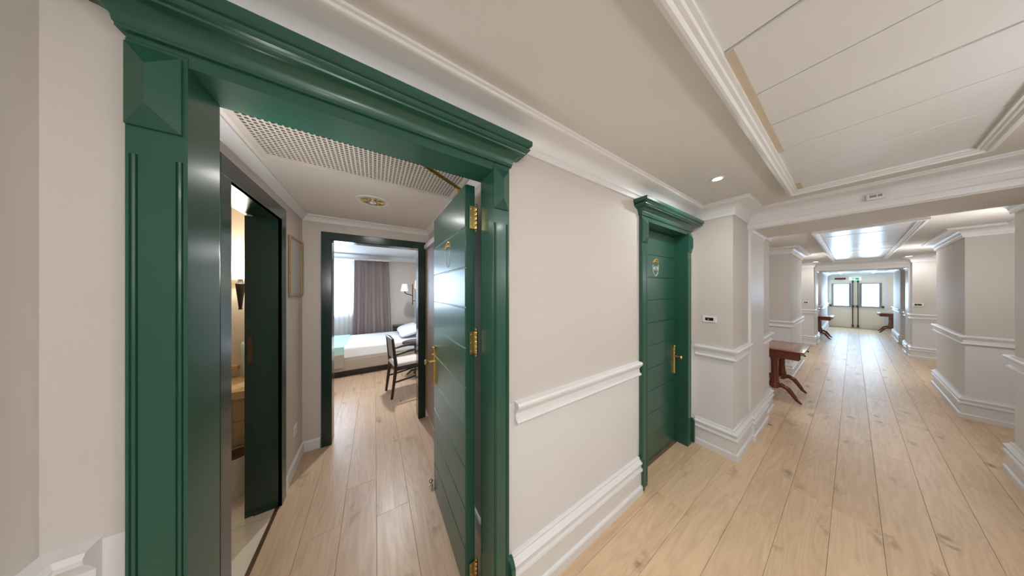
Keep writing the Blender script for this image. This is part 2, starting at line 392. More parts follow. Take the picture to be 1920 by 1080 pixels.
# vestibule, bath and bedroom
B0, B1, BT = 1.50, 2.13, 1.99
wall('wall_left', [((VX0 - .15, 1.0, 0), (VX0, B0 - .02, ZT)), ((VX0 - .15, B0 - .02, BT + .02), (VX0, B1 + .02, ZT)), ((VX0 - .15, B1 + .02, 0), (VX0, VY + .12, ZT))],
     'vestibule side wall around the bathroom doorway', 'room_wall')
wall('wall_right', [((VX1, 1.0, 0), (VX1 + .12, VY + .1, ZT))], 'vestibule side wall behind the open green door', 'room_wall')
R0, R1, RT = -0.352, 0.43, 1.985
wall('wall_back', [((VX0, VY, 0), (R0 - .02, VY + .12, ZT)), ((R0 - .02, VY, RT + .02), (R1 + .02, VY + .12, ZT)), ((R1 + .02, VY, 0), (1.1, VY + .12, ZT))],
     'wall around the dark framed bedroom doorway', 'room_wall')
BX0, BX1, BY = -2.6, 0.92, 6.2
wall('wall_right', [((BX1, VY + .1, 0), (BX1 + .1, BY + .1, ZT + .1))], 'bedroom side wall behind the bed head', 'room_wall')
wall('wall_left', [((BX0 - .1, 3.2, 0), (BX0, BY + .1, ZT + .1))], 'bedroom side wall at the foot of the bed', 'room_wall')
WX0, WX1, WZ0, WZ1 = -1.75, -0.40, 0.98, 2.10
wall('wall_far', [((BX0, BY, 0), (WX0, BY + .15, ZT + .1)), ((WX1, BY, 0), (BX1, BY + .15, ZT + .1)), ((WX0, BY, 0), (WX1, BY + .15, WZ0)), ((WX0, BY, WZ1), (WX1, BY + .15, ZT + .1))],
     'bedroom window wall behind the curtain', 'room_wall')
BATHY = 3.0
wall('wall_far', [((-2.0, BATHY, 0), (VX0 - .15, BATHY + .35, ZT))], 'cream bathroom wall carrying the lit sconce', 'bathwall')
wall('wall_left', [((-2.1, 1.0, 0), (-2.0, BATHY + .35, ZT))], 'cream bathroom side wall', 'bathwall')

# ------------------------------------------------------------------ ceilings
def ceiling(name, x0, x1, z, hole, label, m='ceil', y0=mir(1.3), y1=1.3):
    b = MB()
    if hole:
        hx0, hx1, hy0, hy1 = hole
        for a, c in (((x0, y0), (hx0, y1)), ((hx1, y0), (x1, y1)), ((hx0, y0), (hx1, hy0)), ((hx0, hy1), (hx1, y1))):
            b.box((a[0], a[1], z), (c[0], c[1], z + .05))
        b.box((hx0 - .02, hy0 - .02, z + .05), (hx1 + .02, hy1 + .02, z + .06), 1)
    else: b.box((x0, y0, z), (x1, y1, z + .05))
    return struct(b.obj(name, [m, 'gap_shade']), label, 'ceiling')

def recess(ceil_o, x0, x1, y0, y1, z, edges, k):
    """moulded frame round a panel of lacquered boards set into the ceiling"""
    w = 0.05
    pr = [(0, z + .01), (0, z - .034), (.012, z - .040), (.020, z - .040), (.026, z - .030), (.036, z - .028), (.040, z - .022), (w, z - .020), (w, z + .01)]
    b = MB(); b.sweep([(x0, y0), (x1, y0), (x1, y1), (x0, y1)], pr, closed=True)
    f = b.obj('panel_frame', 'white', ceil_o, smooth=25)
    for i in range(len(edges) - 1):
        a, c = edges[i], edges[i + 1]; g = 0.003
        dz = random.uniform(-.002, .002)
        q = MB(); q.frustum((a + (g if abs(a - .978) < .01 else g * .5), y0 + w - .004, z + .02 + dz), (c - (g if abs(c - .978) < .01 else g * .5), y1 - w + .004, z - .004 + dz), 0.003)
        q.obj('ceiling_board', 'board', ceil_o)
    return f

HY0, HY1 = mir(.28), .28
c1 = ceiling('ceiling', -3.3, 3.25, CEIL, (-.95, 2.83, HY0, HY1), 'flat beige ceiling of the near bay with a boarded panel')
recess(c1, -.95, 2.83, HY0, HY1, CEIL, [-.91, -.60, -.28, .04, .36, .68, .978, 1.297, 1.60, 1.925, 2.275, 2.60, 2.79], 1)
MB().box((.985, HY1 - .072, CEIL - .0075), (1.95, HY1 - .05, CEIL - .003)).obj('edge_strip', 'tape', c1)
MB().box((2.61, HY1 - .075, CEIL - .0075), (2.78, HY1 - .05, CEIL - .003)).obj('edge_strip', 'tape', c1)
c2 = ceiling('ceiling', 3.8, 10.5, CEIL2, (4.62, 9.75, HY0, HY1), 'ceiling between the two archways with a glossy boarded panel')
n = 16; recess(c2, 4.62, 9.75, HY0, HY1, CEIL2, [4.66 + i * (9.71 - 4.66) / n for i in range(n + 1)], 2)
c3 = ceiling('ceiling', 11.2, XEND + .1, CEIL3, (11.7, 15.5, HY0, HY1), 'ceiling of the last bay before the double doors')
n = 12; recess(c3, 11.7, 15.5, HY0, HY1, CEIL3, [11.74 + i * (15.46 - 11.74) / n for i in range(n + 1)], 3)
wall('beam', [((3.2, mir(YP + .02), SOF1), (3.84, YP + .02, ZT))], 'white beam over the first archway', 'ceil').name = 'trim_1'
wall('beam', [((10.4, mir(YP + .02), SOF2), (11.3, YP + .02, ZT))], 'white beam over the second archway', 'ceil').name = 'trim_2'
VC = 2.205
struct(MB().box((VX0 - .02, 1.0, VC), (VX1 + .02, VY + .02, VC + .04)).obj('ceiling', 'ceil_room'), 'low vestibule ceiling with the perforated grille', 'ceiling')
struct(MB().box((BX0 - .1, VY + .1, 2.32), (BX1 + .1, BY + .1, 2.36)).obj('ceiling', mat('bedroom_ceiling_paint', (.72, .72, .72), .6, var=.02, vscale=3)), 'white bedroom ceiling seen through the doorway', 'ceiling')
struct(MB().box((-2.1, 1.0, 2.26), (VX0 - .1, BATHY + .1, 2.30)).obj('ceiling', 'bathwall'), 'bathroom ceiling', 'ceiling')

# ------------------------------------------------------------------ mouldings
def cornice_prof(z, p=0.125, h=0.12):
    pr = [(0.0, z + .004), (0.0, z - h), (.012, z - h), (.016, z - h + .012), (.016, z - h + .030)]
    for i in range(7):                              # cove
        t = i / 6 * PI / 2
        pr.append((.020 + (p - .045) * (1 - math.cos(t)), z - h + .034 + (h - .062) * math.sin(t)))
    pr += [(p - .016, z - .026), (p - .008, z - .022), (p - .008, z - .012), (p, z - .010), (p, z + .004)]
    return pr
BASE = [(0, 0), (.040, 0), (.040, .046), (.036, .052), (.027, .056), (.027, .158), (.036, .162), (.040, .172), (.036, .182), (.027, .186), (.026, .200),
        (.030, .208), (.036, .214), (.037, .222), (.030, .228), (.016, .240), (.016, .248), (.012, .252), (0, .252)]
RAIL = [(0, .862), (.016, .862), (.024, .866), (.028, .874), (.024, .882), (.014, .886), (.012, .912), (.018, .922), (.026, .934), (.036, .944), (.038, .956), (.032, .966), (0, .968)]
ti = [2]
def trim(path, prof, label, cat='moulding', closed=False, side=1, name=None, m='white'):
    ti[0] += 1
    b = MB().sweep(path, prof, closed, side=side)
    return struct(b.obj(name or 'trim_%d' % ti[0], m, smooth=28), label, cat)

trim([(VX0, YW), (2.70, YW), (2.70, YP), (3.2, YP), (3.2, mir(YP)), (2.70, mir(YP)), (2.70, mir(YW)), (VX0, mir(YW)), (VX0, mir(YP)), (-3.2, mir(YP)), (-3.2, YP), (VX0, YP)],
     cornice_prof(CEIL), 'white cove cornice round the near bay ceiling', 'cornice', True, side=-1)
# lower strip of the cornice carried across the beam face
trim([(3.2, YP), (3.2, mir(YP))], [(0, SOF1 + .01), (.008, SOF1 + .012), (.012, SOF1 + .03), (.012, SOF1 + .05), (.022, SOF1 + .056), (.022, CEIL - .11), (0, CEIL - .11)], 'stepped white fascia across the first archway beam', 'fascia', side=-1)
C2 = [(3.84, YP), (4.25, YP), (4.25, .87), (5.95, .87), (5.95, YP), (7.5, YP), (7.5, .87), (10.1, .87), (10.1, YP), (10.4, YP), (10.4, mir(YP)), (10.1, mir(YP)), (10.1, mir(.87)),
      (7.5, mir(.87)), (7.5, mir(YP)), (5.87, mir(YP)), (5.87, mir(.87)), (4.4, mir(.87)), (4.4, mir(YP)), (3.84, mir(YP))]
trim(C2, cornice_prof(CEIL2, .11, .115), 'white cove cornice round the middle bay ceiling', 'cornice', True, side=-1)
C3 = [(11.3, YP), (11.3, .87), (12.7, .87), (12.7, YP), (XEND, YP), (XEND, mir(.87)), (14.3, mir(.87)), (14.3, mir(YP)), (12.4, mir(YP)), (12.4, mir(.87)), (11.3, mir(.87)), (11.3, mir(YP))]
trim(C3, cornice_prof(CEIL3, .09, .10), 'white cove cornice round the last bay ceiling', 'cornice', True, side=-1)
for nm, s, sd in (('left', lambda y: y, -1), ('right', mir, 1)):
    a2 = 5.95 if nm == 'left' else 5.87
    a1 = 4.25 if nm == 'left' else 4.40
    P = [[(VX0, s(YP)), (VX0, s(YW)), (-.497, s(YW))] if nm == 'left' else [(-3.2, s(YP)), (VX0, s(YP)), (VX0, s(YW)), (2.70, s(YW)), (2.70, s(YP)), (3.22, s(YP))]]
    if nm == 'left':
        P += [[(.566, YW), (1.675, YW)], [(2.70, YW - .03), (2.70, YP), (3.22, YP)]]
    P += [[(3.80, s(YP)), (a1, s(YP)), (a1, s(.87)), (a2, s(.87)), (a2, s(YP)), (7.5, s(YP)), (7.5, s(.87)), (8.45, s(.87))],
          [(9.68, s(.87)), (10.1, s(.87)), (10.1, s(YP)), (10.45, s(YP))]]
    if nm == 'left': P += [[(11.0, YP), (11.3, YP), (11.3, .87), (12.7, .87), (12.7, YP), (XEND, YP)]]
    else: P += [[(11.0, s(YP)), (11.3, s(YP)), (11.3, s(.87)), (12.4, s(.87)), (12.4, s(YP)), (14.3, s(YP)), (14.3, s(.87)), (XEND, s(.87))]]
    lab = {'left': ['left of the open green door', 'between the two green doors', 'on the pillar with the card panel', 'through the alcove of the nearest cherry table', 'beside the second archway on the left', 'past the second archway on the left'],
           'right': ['along the right of the near bay', 'round the broad beige pillar on the right', 'beside the second archway on the right', 'past the second archway on the right']}[nm]
    for p, l in zip(P, lab):
        trim(p, RAIL, 'white moulded chair rail ' + l, 'rail', side=sd)
        q = list(p)
        if nm == 'left' and l.startswith('left of'): q = [q[0], q[1], (-.462, YW)]
        if l.startswith('between'): q = [(.548, YW), (1.672, YW)]
        trim(q, BASE, 'tall white stepped baseboard ' + l, 'baseboard', side=sd, name='baseboard_' + nm)
    for x0, x1, w in ((3.22, 3.80, 'first'), (10.45, 11.0, 'second')):
        trim([(x0, s(YP)), (x0, s(YJ)), (x1, s(YJ)), (x1, s(YP))], BASE, 'white baseboard round the %s archway jamb on the %s' % (w, nm), 'baseboard', side=sd, name='baseboard_' + nm)
        zz = SOF1 if w == 'first' else SOF2
        trim([(x0, s(YJ)), (x1, s(YJ))], [(0, zz - .055), (.006, zz - .055), (.010, zz - .04), (.010, zz - .02), (.024, zz - .006), (.024, zz), (0, zz)], 'small capital moulding on the %s jamb of the %s archway' % (nm, w), 'moulding', side=sd)
# vestibule trims
SMALL = [(0, VC), (0, VC - .055), (.008, VC - .055), (.012, VC - .04), (.030, VC - .018), (.045, VC - .010), (.045, VC)]
trim([(VX0, 1.0), (VX0, VY), (VX1, VY), (VX1, 1.0)], SMALL, 'small cove moulding round the vestibule ceiling', 'cornice', side=-1)
LOWB = [(0, 0), (.014, 0), (.014, .085), (.008, .095), (0, .097)]
trim([(VX0, B1 + .085), (VX0, VY), (-.437, VY)], LOWB, 'low white baseboard in the vestibule corner', 'baseboard', side=-1, name='baseboard_left')
trim([(.503, VY), (VX1, VY), (VX1, 1.05)], LOWB, 'low white baseboard behind the open green door', 'baseboard', side=-1, name='baseboard_right')
RC = [(0, 2.32), (0, 2.225), (.01, 2.225), (.02, 2.26), (.06, 2.30), (.08, 2.31), (.08, 2.32)]
trim([(BX0, VY + .2), (BX0, BY), (BX1, BY), (BX1, VY + .2)], RC, 'white cornice over the bedroom curtain', 'cornice', side=-1)

# ------------------------------------------------------------------ floor
fl = MB(); fl.box((-3.3, mir(1.3), -.06), (XEND + .2, 1.0, -.025)); fl.box((BX0 - .1, 1.0, -.06), (1.1, BY + .1, -.025))
floor = struct(fl.obj('floor', 'subfloor'), 'wide oak plank floor of corridor and hotel room', 'floor')
def plank(x0, x1, y0, y1, m, along):
    L, w = (x1 - x0, y1 - y0) if along == 'x' else (y1 - y0, x1 - x0)
    L -= .0008; w -= .0010
    t = MB(); e = .0009
    vs = []
    for z, i in ((-.02, 0), (-.0009, 0), (0, e)):
        vs += [(-L / 2 + i, -w / 2 + i, z), (L / 2 - i, -w / 2 + i, z), (L / 2 - i, w / 2 - i, z), (-L / 2 + i, w / 2 - i, z)]
    fs = [(8, 9, 10, 11)] + [(a + k, a + (k + 1) % 4, a + 4 + (k + 1) % 4, a + 4 + k) for a in (0, 4) for k in range(4)]
    t.add(vs, fs)
    o = t.obj('plank', m, floor, loc=((x0 + x1) / 2, (y0 + y1) / 2, random.uniform(-.0003, .0003)))
    if along == 'y': o.rotation_euler = (0, 0, PI / 2)
    return o
def clip_row(a, b, first, L):
    c = [a]; x = first
    while x < b - .15:
        if x > a + .15: c.append(x)
        x += L
    return c + [b]
YE = [.935, .78, .605, .43, .255, .078, -.096, -.27, -.432, -.61, -.785, -.96, -1.12]
firsts = [1.78, 1.78, 2.18, 2.18, 2.676, 2.656, 3.9, 3.125, 1.95, 2.9, 1.7, 2.4]
for r in range(12):
    f0 = firsts[r]
    while f0 > -3: f0 -= 1.9
    cuts = clip_row(-3.2, XEND, f0, 1.9)
    for i in range(len(cuts) - 1):
        plank(cuts[i], cuts[i + 1], YE[r + 1], YE[r], 'oak', 'x')
XE = [-.562, -.377, -.178, .011, .207, .402, VX1]
fy = [1.3, 1.75, 2.036, 1.69, 2.45, 1.5]
for r in range(6):
    f0 = fy[r]
    while f0 > .95: f0 -= 1.9
    cuts = clip_row(.937, BY, f0, 1.9)
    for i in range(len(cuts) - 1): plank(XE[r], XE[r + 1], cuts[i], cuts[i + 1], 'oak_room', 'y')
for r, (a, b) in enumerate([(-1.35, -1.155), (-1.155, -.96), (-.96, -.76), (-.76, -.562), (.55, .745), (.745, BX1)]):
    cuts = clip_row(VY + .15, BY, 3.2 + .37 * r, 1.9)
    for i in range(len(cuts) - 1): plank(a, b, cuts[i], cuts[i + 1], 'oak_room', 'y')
# bathroom tiles
bf = struct(MB().box((-2.0, 1.0, -.02), (VX0 - .01, BATHY, -.004)).obj('floor', 'grout'), 'cream tiled bathroom floor', 'floor')
for i in range(4):
    for j in range(5):
        x1 = VX0 - .012 - i * .40; x0 = max(x1 - .397, -2.0); y0 = 1.02 + j * .40 - .14; y1 = min(y0 + .397, BATHY); y0 = max(y0, 1.0)
        MB().frustum((x0, y0, -.006), (x1, y1, 0), .0015).obj('tile', 'tile', bf)
struct(MB().frustum((VX0 - .012, B0, -.01), (VX0 + .012, B1, .005), .003).obj('trim_60', 'threshold'), 'dark wooden threshold strip under the bathroom doorway', 'threshold')

# ------------------------------------------------------------------ green doors
def crown_prof(z0, z1, p):
    h = z1 - z0
    pr = [(0, z0), (.016, z0), (.018, z0 + .006), (.026, z0 + .008), (.026, z0 + .014)]
    for i in range(7):
        t = i / 6; pr.append((.028 + (p - .052) * (1 - math.cos(t * PI / 2)), z0 + .016 + (h * .50 - .016) * math.sin(t * PI / 2)))
    pr += [(p - .022, z0 + h * .54), (p - .014, z0 + h * .56)]
    for i in range(5):
        t = i / 4 * PI; pr.append((p - .014 + .008 * math.sin(t), z0 + h * .58 + h * .14 * (i / 4)))
    pr += [(p - .004, z0 + h * .76), (p, z0 + h * .80), (p, z1 - .004), (p - .004, z1), (0, z1)]
    return pr
OUTW = 0.083
def door_frame(root, x0, x1, m='green'):
    """surround in root's axes: opening x0..x1, wall face at y=0, corridor side -y"""
    for sgn, xi in ((-1, x0), (1, x1)):
        xo = xi + sgn * OUTW
        a, c = min(xi, xo), max(xi, xo)
        # fluted pilaster: profile in plan
        yF = -.022; g = .004; gw = .0058
        def prof(grooves):
            p = [(a, .0), (a, yF)]
            if grooves:
                for gx in (a + .010, c - .012):
                    p += [(gx - gw, yF), (gx - gw * .7, yF + g)] + [(gx - gw * .62 * math.cos(q * PI / 4), yF + g - .0065 * math.sin(q * PI / 4)) for q in range(5)] + [(gx + gw * .7, yF + g), (gx + gw, yF)]
            return p + [(c, yF), (c, .0)]
        b = MB()
        for z0, z1, gr in ((0, .03, 0), (.03, 1.80, 1), (1.80, 2.05, 0)):
            p = prof(gr); k = len(p)
            vs = [(q[0], q[1], z0) for q in p] + [(q[0], q[1], z1) for q in p]
            b.add(vs, [(i, (i + 1) % k, k + (i + 1) % k, k + i) for i in range(k)] + [tuple(range(k))[::-1], tuple(range(k, 2 * k))])
        b.obj('pilaster', m, root)
        # hipped corner block
        q = MB(); xa, xb = a + .001, c - .007; z0, z1 = 1.862, 2.04; xm = (xa + xb) / 2
        q.add([(xa, yF, z0), (xb, yF, z0), (xb, yF, z1), (xa, yF, z1), (xa, yF - .006, z0), (xb, yF - .006, z0), (xb, yF - .006, z1), (xa, yF - .006, z1), (xm, yF - .030, z0 + .042), (xm, yF - .030, z1 - .050)],
              [(0, 1, 2, 3), (0, 4, 5, 1), (1, 5, 6, 2), (2, 6, 7, 3), (3, 7, 4, 0), (4, 8, 5), (6, 9, 7), (5, 8, 9, 6), (7, 9, 8, 4)])
        q.obj('corner_block', m, root)
        # plinth block beside the pilaster
        pl = MB(); e = xo + sgn * .022; l, r = min(xo, e), max(xo, e)
        pl.box((l, -.045, .02), (r, 0, .225)); pl.add([(l, -.045, .225), (r, -.045, .225), (r, 0, .225), (l, 0, .225), (l, -.030, .250), (r, -.030, .250), (r, 0, .250), (l, 0, .250)],
                                                    [(0, 3, 2, 1), (4, 5, 6, 7), (0, 1, 5, 4), (1, 2, 6, 5), (2, 3, 7, 6), (3, 0, 4, 7)])
        pl.obj('plinth_block', m, root, bevel=.002)
    b = MB(); b.box((x0, -.020, DT), (x1, 0, 2.052)); b.box((x0 - OUTW, -.020, 2.052), (x1 + OUTW, 0, 2.075))
    b.obj('lintel', m, root)
    z0, z1 = 2.057, 2.172
    cp = crown_prof(z0, z1, .094)
    MB().sweep([(x0 - OUTW, .0), (x0 - OUTW, -.018), (x1 + OUTW, -.018), (x1 + OUTW, .0)], [(o - .016 if o else -.010, z) for o, z in cp], side=-1).obj('crown', m, root, smooth=30)
    return root

def jambs(root, x0, x1, d0, d1, m, zt=None, stop=True, left_stop=None):
    zt = zt or DT
    b = MB(); b.box((x0 - .03, d0, 0), (x0, d1, zt)); o = b.obj('jamb', m, root)
    b = MB(); b.box((x1, d0, 0), (x1 + .03, d1, zt)); b.obj('jamb', m, root)
    b = MB(); b.box((x0 - .03, d0, zt), (x1 + .03, d1, zt + .03)); b.obj('head_jamb', m, root)

def leaf(root, w, hinge_right=True, number=None, m='green', hand=True):
    """leaf in its own axes: spans x -w..0 (hinge edge at 0), corridor face at y=0, thickness to +y"""
    lf = MB().box((-w, .005, .008), (0, .050, DT - .006)).obj('leaf', m, root)
    zs = [.008] + [.222 + .1985 * k for k in range(9)] + [DT - .006]
    for a, b in zip(zs[:-1], zs[1:]):
        q = MB(); q.frustum((-w, .006, a + .0010), (0, 0, b - .0010), .0045, axis=1)
        q.obj('board', m, lf)
    return lf

# --- door 1: the open one
d1 = empty('door_1', (0, YW, 0)); struct(d1, 'green panelled hotel door standing open with brass hinges and moulded surround', 'door')
door_frame(d1, *D1); jambs(d1, D1[0], D1[1], 0, .10, 'green')
j = MB(); j.box((D1[0] - .03, .10, 0), (D1[0] - .012, .135, DT + .012)); j.box((D1[1] + .012, .10, 0), (D1[1] + .03, .135, DT + .012)); j.box((D1[0] - .03, .10, DT + .012), (D1[1] + .03, .135, DT + .04))
j.obj('rebate', 'green', d1)
LW = .665
lf = leaf(d1, LW)
lf.location = (.377, .155, 0); lf.rotation_euler = (0, 0, -PI / 2)
def handle_mesh(name, parent, loc, m='brass'):
    h = MB(); h.box((-.014, -.006, -.170), (.014, 0, .085))
    h.tube([(0, -.010, -.165), (0, -.010, .085)], .009, 12)
    h.lathe([(.007, -.046), (.009, -.022), (.012, 0)], 12, (.0, 0, 0), 'y')
    h.lathe([(0, -.078), (.014, -.076), (.019, -.070), (.019, -.058), (.015, -.052), (.007, -.046)], 18, (0, 0, 0), 'y')
    h.lathe([(0, -.026), (.008, -.024), (.009, -.018), (.009, 0)], 12, (0, 0, .050), 'y')
    h.lathe([(0, .108), (.011, .106), (.014, .100), (.010, .092), (.009, .085)], 14, (0, -.010, 0))
    return h.obj(name, m, parent, smooth=35, loc=loc)
handle_mesh('handle', lf, (-LW + .055, 0, .985))
def emblem(name, parent, loc, s):
    b = MB()
    pts = [(-.050, .042), (-.052, -.004), (-.044, -.030), (-.024, -.052), (0, -.068), (.024, -.052), (.044, -.030), (.052, -.004), (.050, .042)]
    b.tube([(p[0] * s, -.0008, p[1] * s) for p in pts], .0026 * s, 6)
    b.tube([(-.062 * s, -.001, .066 * s), (-.045 * s, -.001, .060 * s), (-.020 * s, -.001, .082 * s), (.008 * s, -.001, .096 * s), (.038 * s, -.001, .090 * s), (.054 * s, -.001, .064 * s)],
           [.003 * s, .009 * s, .007 * s, .005 * s, .004 * s, .003 * s], 8, 1)
    b.tube([(-.018 * s, -.001, .070 * s), (.026 * s, -.001, .072 * s), (.060 * s, -.001, .054 * s)], [.002 * s, .003 * s, .002 * s], 6, 1)
    return b.obj(name, ['silver', 'gold'], parent, loc=loc)
emblem('number_badge', lf, (-LW * .45, 0, 1.700), .95)
def hinge(parent, loc):
    h = MB(); h.box((-.034, -.0025, -.056), (-.004, 0, .056)); h.box((.002, -.0025, -.056), (.010, 0, .056))
    for k in range(5): h.lathe([(.0070, -.056 + k * .0225), (.0080, -.054 + k * .0225), (.0080, -.038 + k * .0225), (.0070, -.036 + k * .0225)], 12, (0, -.006, 0))
    h.lathe([(.005, .06), (.008, .064), (.005, .070), (0, .072)], 10, (0, -.006, 0)); h.lathe([(0, -.072), (.005, -.070), (.008, -.064), (.005, -.06)], 10, (0, -.006, 0))
    for z in (-.042, 0, .042):
        for x in (-.024,): h.lathe([(0, -.004), (.004, -.0035), (.005, -.0025)], 8, (x, 0, z), 'y')
    return h.obj('hinge', 'brass', parent, smooth=35, loc=loc)
for z in (1.862, 1.238, .088): hinge(d1, (.430, .148, z))
b = MB()
for z, h in ((.89, .05), (.66, .11)): b.box((D1[0] - .012, .112, z), (D1[0] - .010, .126, z + h))
b.obj('strike_plate', 'brass_dull', d1)
# closer: rail behind the head and arm to the leaf
dc = empty('door_closer', (0, 1.0, 2.06)); tag(dc, 'brass closer arm and rail above the open green door', 'door closer')
MB().box((-.19, .005, -.006), (.19, .022, .012)).obj('rail', 'brass_dull', dc, bevel=.002)
MB().tube([(.165, .02, 0), (.19, .035, .002), (.398, .16, -.005)], [.007, .009, .009], 8).obj('arm', 'brass_dull', dc, smooth=40)
MB().lathe([(.014, -.012), (.014, .006), (.008, .010), (0, .010)], 14, (.398, .16, -.016)).obj('pivot', 'brass_dull', dc, smooth=40)

# --- door 2: closed, numbered
d2 = empty('door_2', (0, YW, 0)); struct(d2, 'closed green panelled door numbered 419 with brass knob', 'door')
door_frame(d2, *D2); jambs(d2, D2[0], D2[1], 0, .085, 'green')
l2 = leaf(d2, D2[1] - D2[0] - .004)
l2.location = (D2[1] - .002, .082, 0)
handle_mesh('handle', l2, (-.045, 0, .855))
emblem('number_badge', l2, (-.395, 0, 1.690), .95)
text('419', 'door_number', .056, 'silver', l2, (-.395, -.0015, 1.694), (PI / 2, 0, 0))
# --- door 3: far right, seen edge-on; door 4 opposite it
for nm, yy, rz, lab in (('door_3', mir(.87), PI, 'far green door in the recess on the right of the corridor'), ('door_4', .87, 0, 'far green door in the recess on the left of the corridor')):
    d = empty(nm, (9.08, yy, 0), rz); struct(d, lab, 'door')
    door_frame(d, -.41, .41); leaf(d, .82).location = (.41, -.010, 0)

# --- bathroom doorway and bedroom doorway casings
db = empty('door_5', (VX0, (B0 + B1) / 2, 0), PI / 2); struct(db, 'dark green bathroom door casing with strike plate', 'door')
hw = (B1 - B0) / 2
for sx in (-1, 1):
    MB().box((sx * hw, -.022, 0), (sx * (hw + .085), 0, BT + .09)).obj('casing', 'green_dark', db, bevel=.003)
MB().box((-hw - .085, -.023, BT), (hw + .085, 0, BT + .09)).obj('head_casing', 'green_dark', db, bevel=.003)
for sx in (-1, 1):
    b = MB(); b.box((sx * hw, -.02, 0), (sx * (hw + .02), .115, BT)); b.box((sx * (hw + .008), .113, 0), (sx * (hw + .02), .155, BT)); b.obj('jamb', 'green_dark', db)
b = MB(); b.box((-hw, -.02, BT), (hw, .115, BT + .02)); b.box((-hw, .113, BT + .008), (hw, .155, BT + .02)); b.obj('head_jamb', 'green_dark', db)
MB().box((hw + .006, .120, 1.02), (hw + .0085, .140, 1.19)).obj('strike_plate', 'threshold', db)
dr = empty('door_6', ((R0 + R1) / 2, VY, 0)); struct(dr, 'dark green bedroom doorway casing at the end of the vestibule', 'door')
hw = (R1 - R0) / 2
for sx in (-1, 1):
    MB().box((sx * hw, -.022, 0), (sx * (hw + .078), 0, 2.06)).obj('casing', 'green_dark', dr, bevel=.003)
    MB().box((sx * hw, -.02, 0), (sx * (hw + .02), .135, RT)).obj('jamb', 'green_dark', dr)
MB().box((-hw - .078, -.023, RT), (hw + .078, 0, 2.06)).obj('head_casing', 'green_dark', dr, bevel=.003)
MB().box((-hw, -.02, RT), (hw, .135, RT + .02)).obj('head_jamb', 'green_dark', dr)

# ------------------------------------------------------------------ vestibule fittings
gx0, gx1, gy0, gy1 = -.495, .50, 1.10, 1.645
g = empty('ceiling_grille', (0, 0, VC)); tag(g, 'perforated white return-air grille in the vestibule ceiling', 'grille')
b = MB().sweep([(gx0, gy0), (gx1, gy0), (gx1, gy1), (gx0, gy1)], [(0, 0), (0, -.012), (.006, -.014), (.032, -.010), (.032, 0)], closed=True); b.obj('frame', 'grille', g)
p = .0200; b = MB(); w = .0037
nx = int((gx1 - gx0 - .05) / p)
ny = int((gy1 - gy0 - .05) / p)
for i in range(nx + 1):
    x = gx0 + .027 + i * p; b.box((x - w, gy0 + .025, -.008), (x + w, gy1 - .025, -.005))
for k in range(ny + 1):
    y = gy0 + .027 + k * p; b.box((gx0 + .025, y - w, -.0081), (gx1 - .025, y + w, -.0051))
tag(b.obj('perforated_mesh', 'grille', g), kind='stuff')
MB().box((gx0 + .02, gy0 + .02, -.0015), (gx1 - .02, gy1 - .02, -.0005)).obj('hole_shade_sheet', 'gap_shade', g)  # thin dark sheet painted for the shade inside the grille holes

def downlight(loc, r, label, on=True, group=None, cone=0.0, watts=0.0):
    o = empty('downlight', loc); tag(o, label, 'downlight', group)
    MB().lathe([(r * .72, 0), (r * .74, -.004), (r * .98, -.006), (r, -.003), (r, 0)], 28).obj('ring', 'plastic', o, smooth=35)
    if on:
        MB().lathe([(r * .74, -.0035), (0, -.0035)], 24).obj('lamp_lens', 'lens', o)
        if watts:
            ld = bpy.data.lights.new('downlight_lamp', 'AREA'); ld.shape = 'DISK'; ld.size = r * 1.4; ld.energy = watts; ld.color = (.97, .985, 1)
            lo = bpy.data.objects.new('lamp', ld); COL.objects.link(lo); lo.parent = o; lo.location = (0, 0, -.012)
    else:
        MB().lathe([(r * .76, -.004), (r * .70, -.002), (r * .55, -.0012), (r * .30, -.0008), (0, -.0006)], 28).obj('reflector', 'brass', o, smooth=60)
        MB().lathe([(r * .22, -.003), (r * .20, -.016), (0, -.022)], 16, (0, 0, 0)).obj('bulb', 'chrome', o, smooth=60)
        q = MB()
        for k in range(10):
            a = 2 * PI * k / 10; c, s = math.cos(a), math.sin(a)
            q.add([(r * .25 * c, r * .25 * s, -.002), (r * .70 * c - .004 * s, r * .70 * s + .004 * c, -.004), (r * .70 * c + .004 * s, r * .70 * s - .004 * c, -.004), (r * .5 * c, r * .5 * s, -.010)], [(0, 1, 3), (0, 3, 2), (1, 2, 3), (0, 2, 1)])
        q.obj('facets', 'brass_dull', o)
    return o
bdl = downlight((.25, 4.0, 2.32), .06, 'added bedroom fill downlight, out of view near the armchair', True, watts=36)  # unseen downlight added to brighten the bedroom
vd = downlight((-.01, 2.04, VC), .115, 'round brass reflector downlight in the vestibule ceiling', on=False)
ld = bpy.data.lights.new('vestibule_fill', 'AREA'); ld.shape = 'DISK'; ld.size = .22; ld.energy = 1.5; ld.color = (1, .98, .97)  # weak fill light added under the unlit downlight for the floor
lo = bpy.data.objects.new('lamp', ld); COL.objects.link(lo); lo.parent = vd; lo.location = (0, 0, -.026)

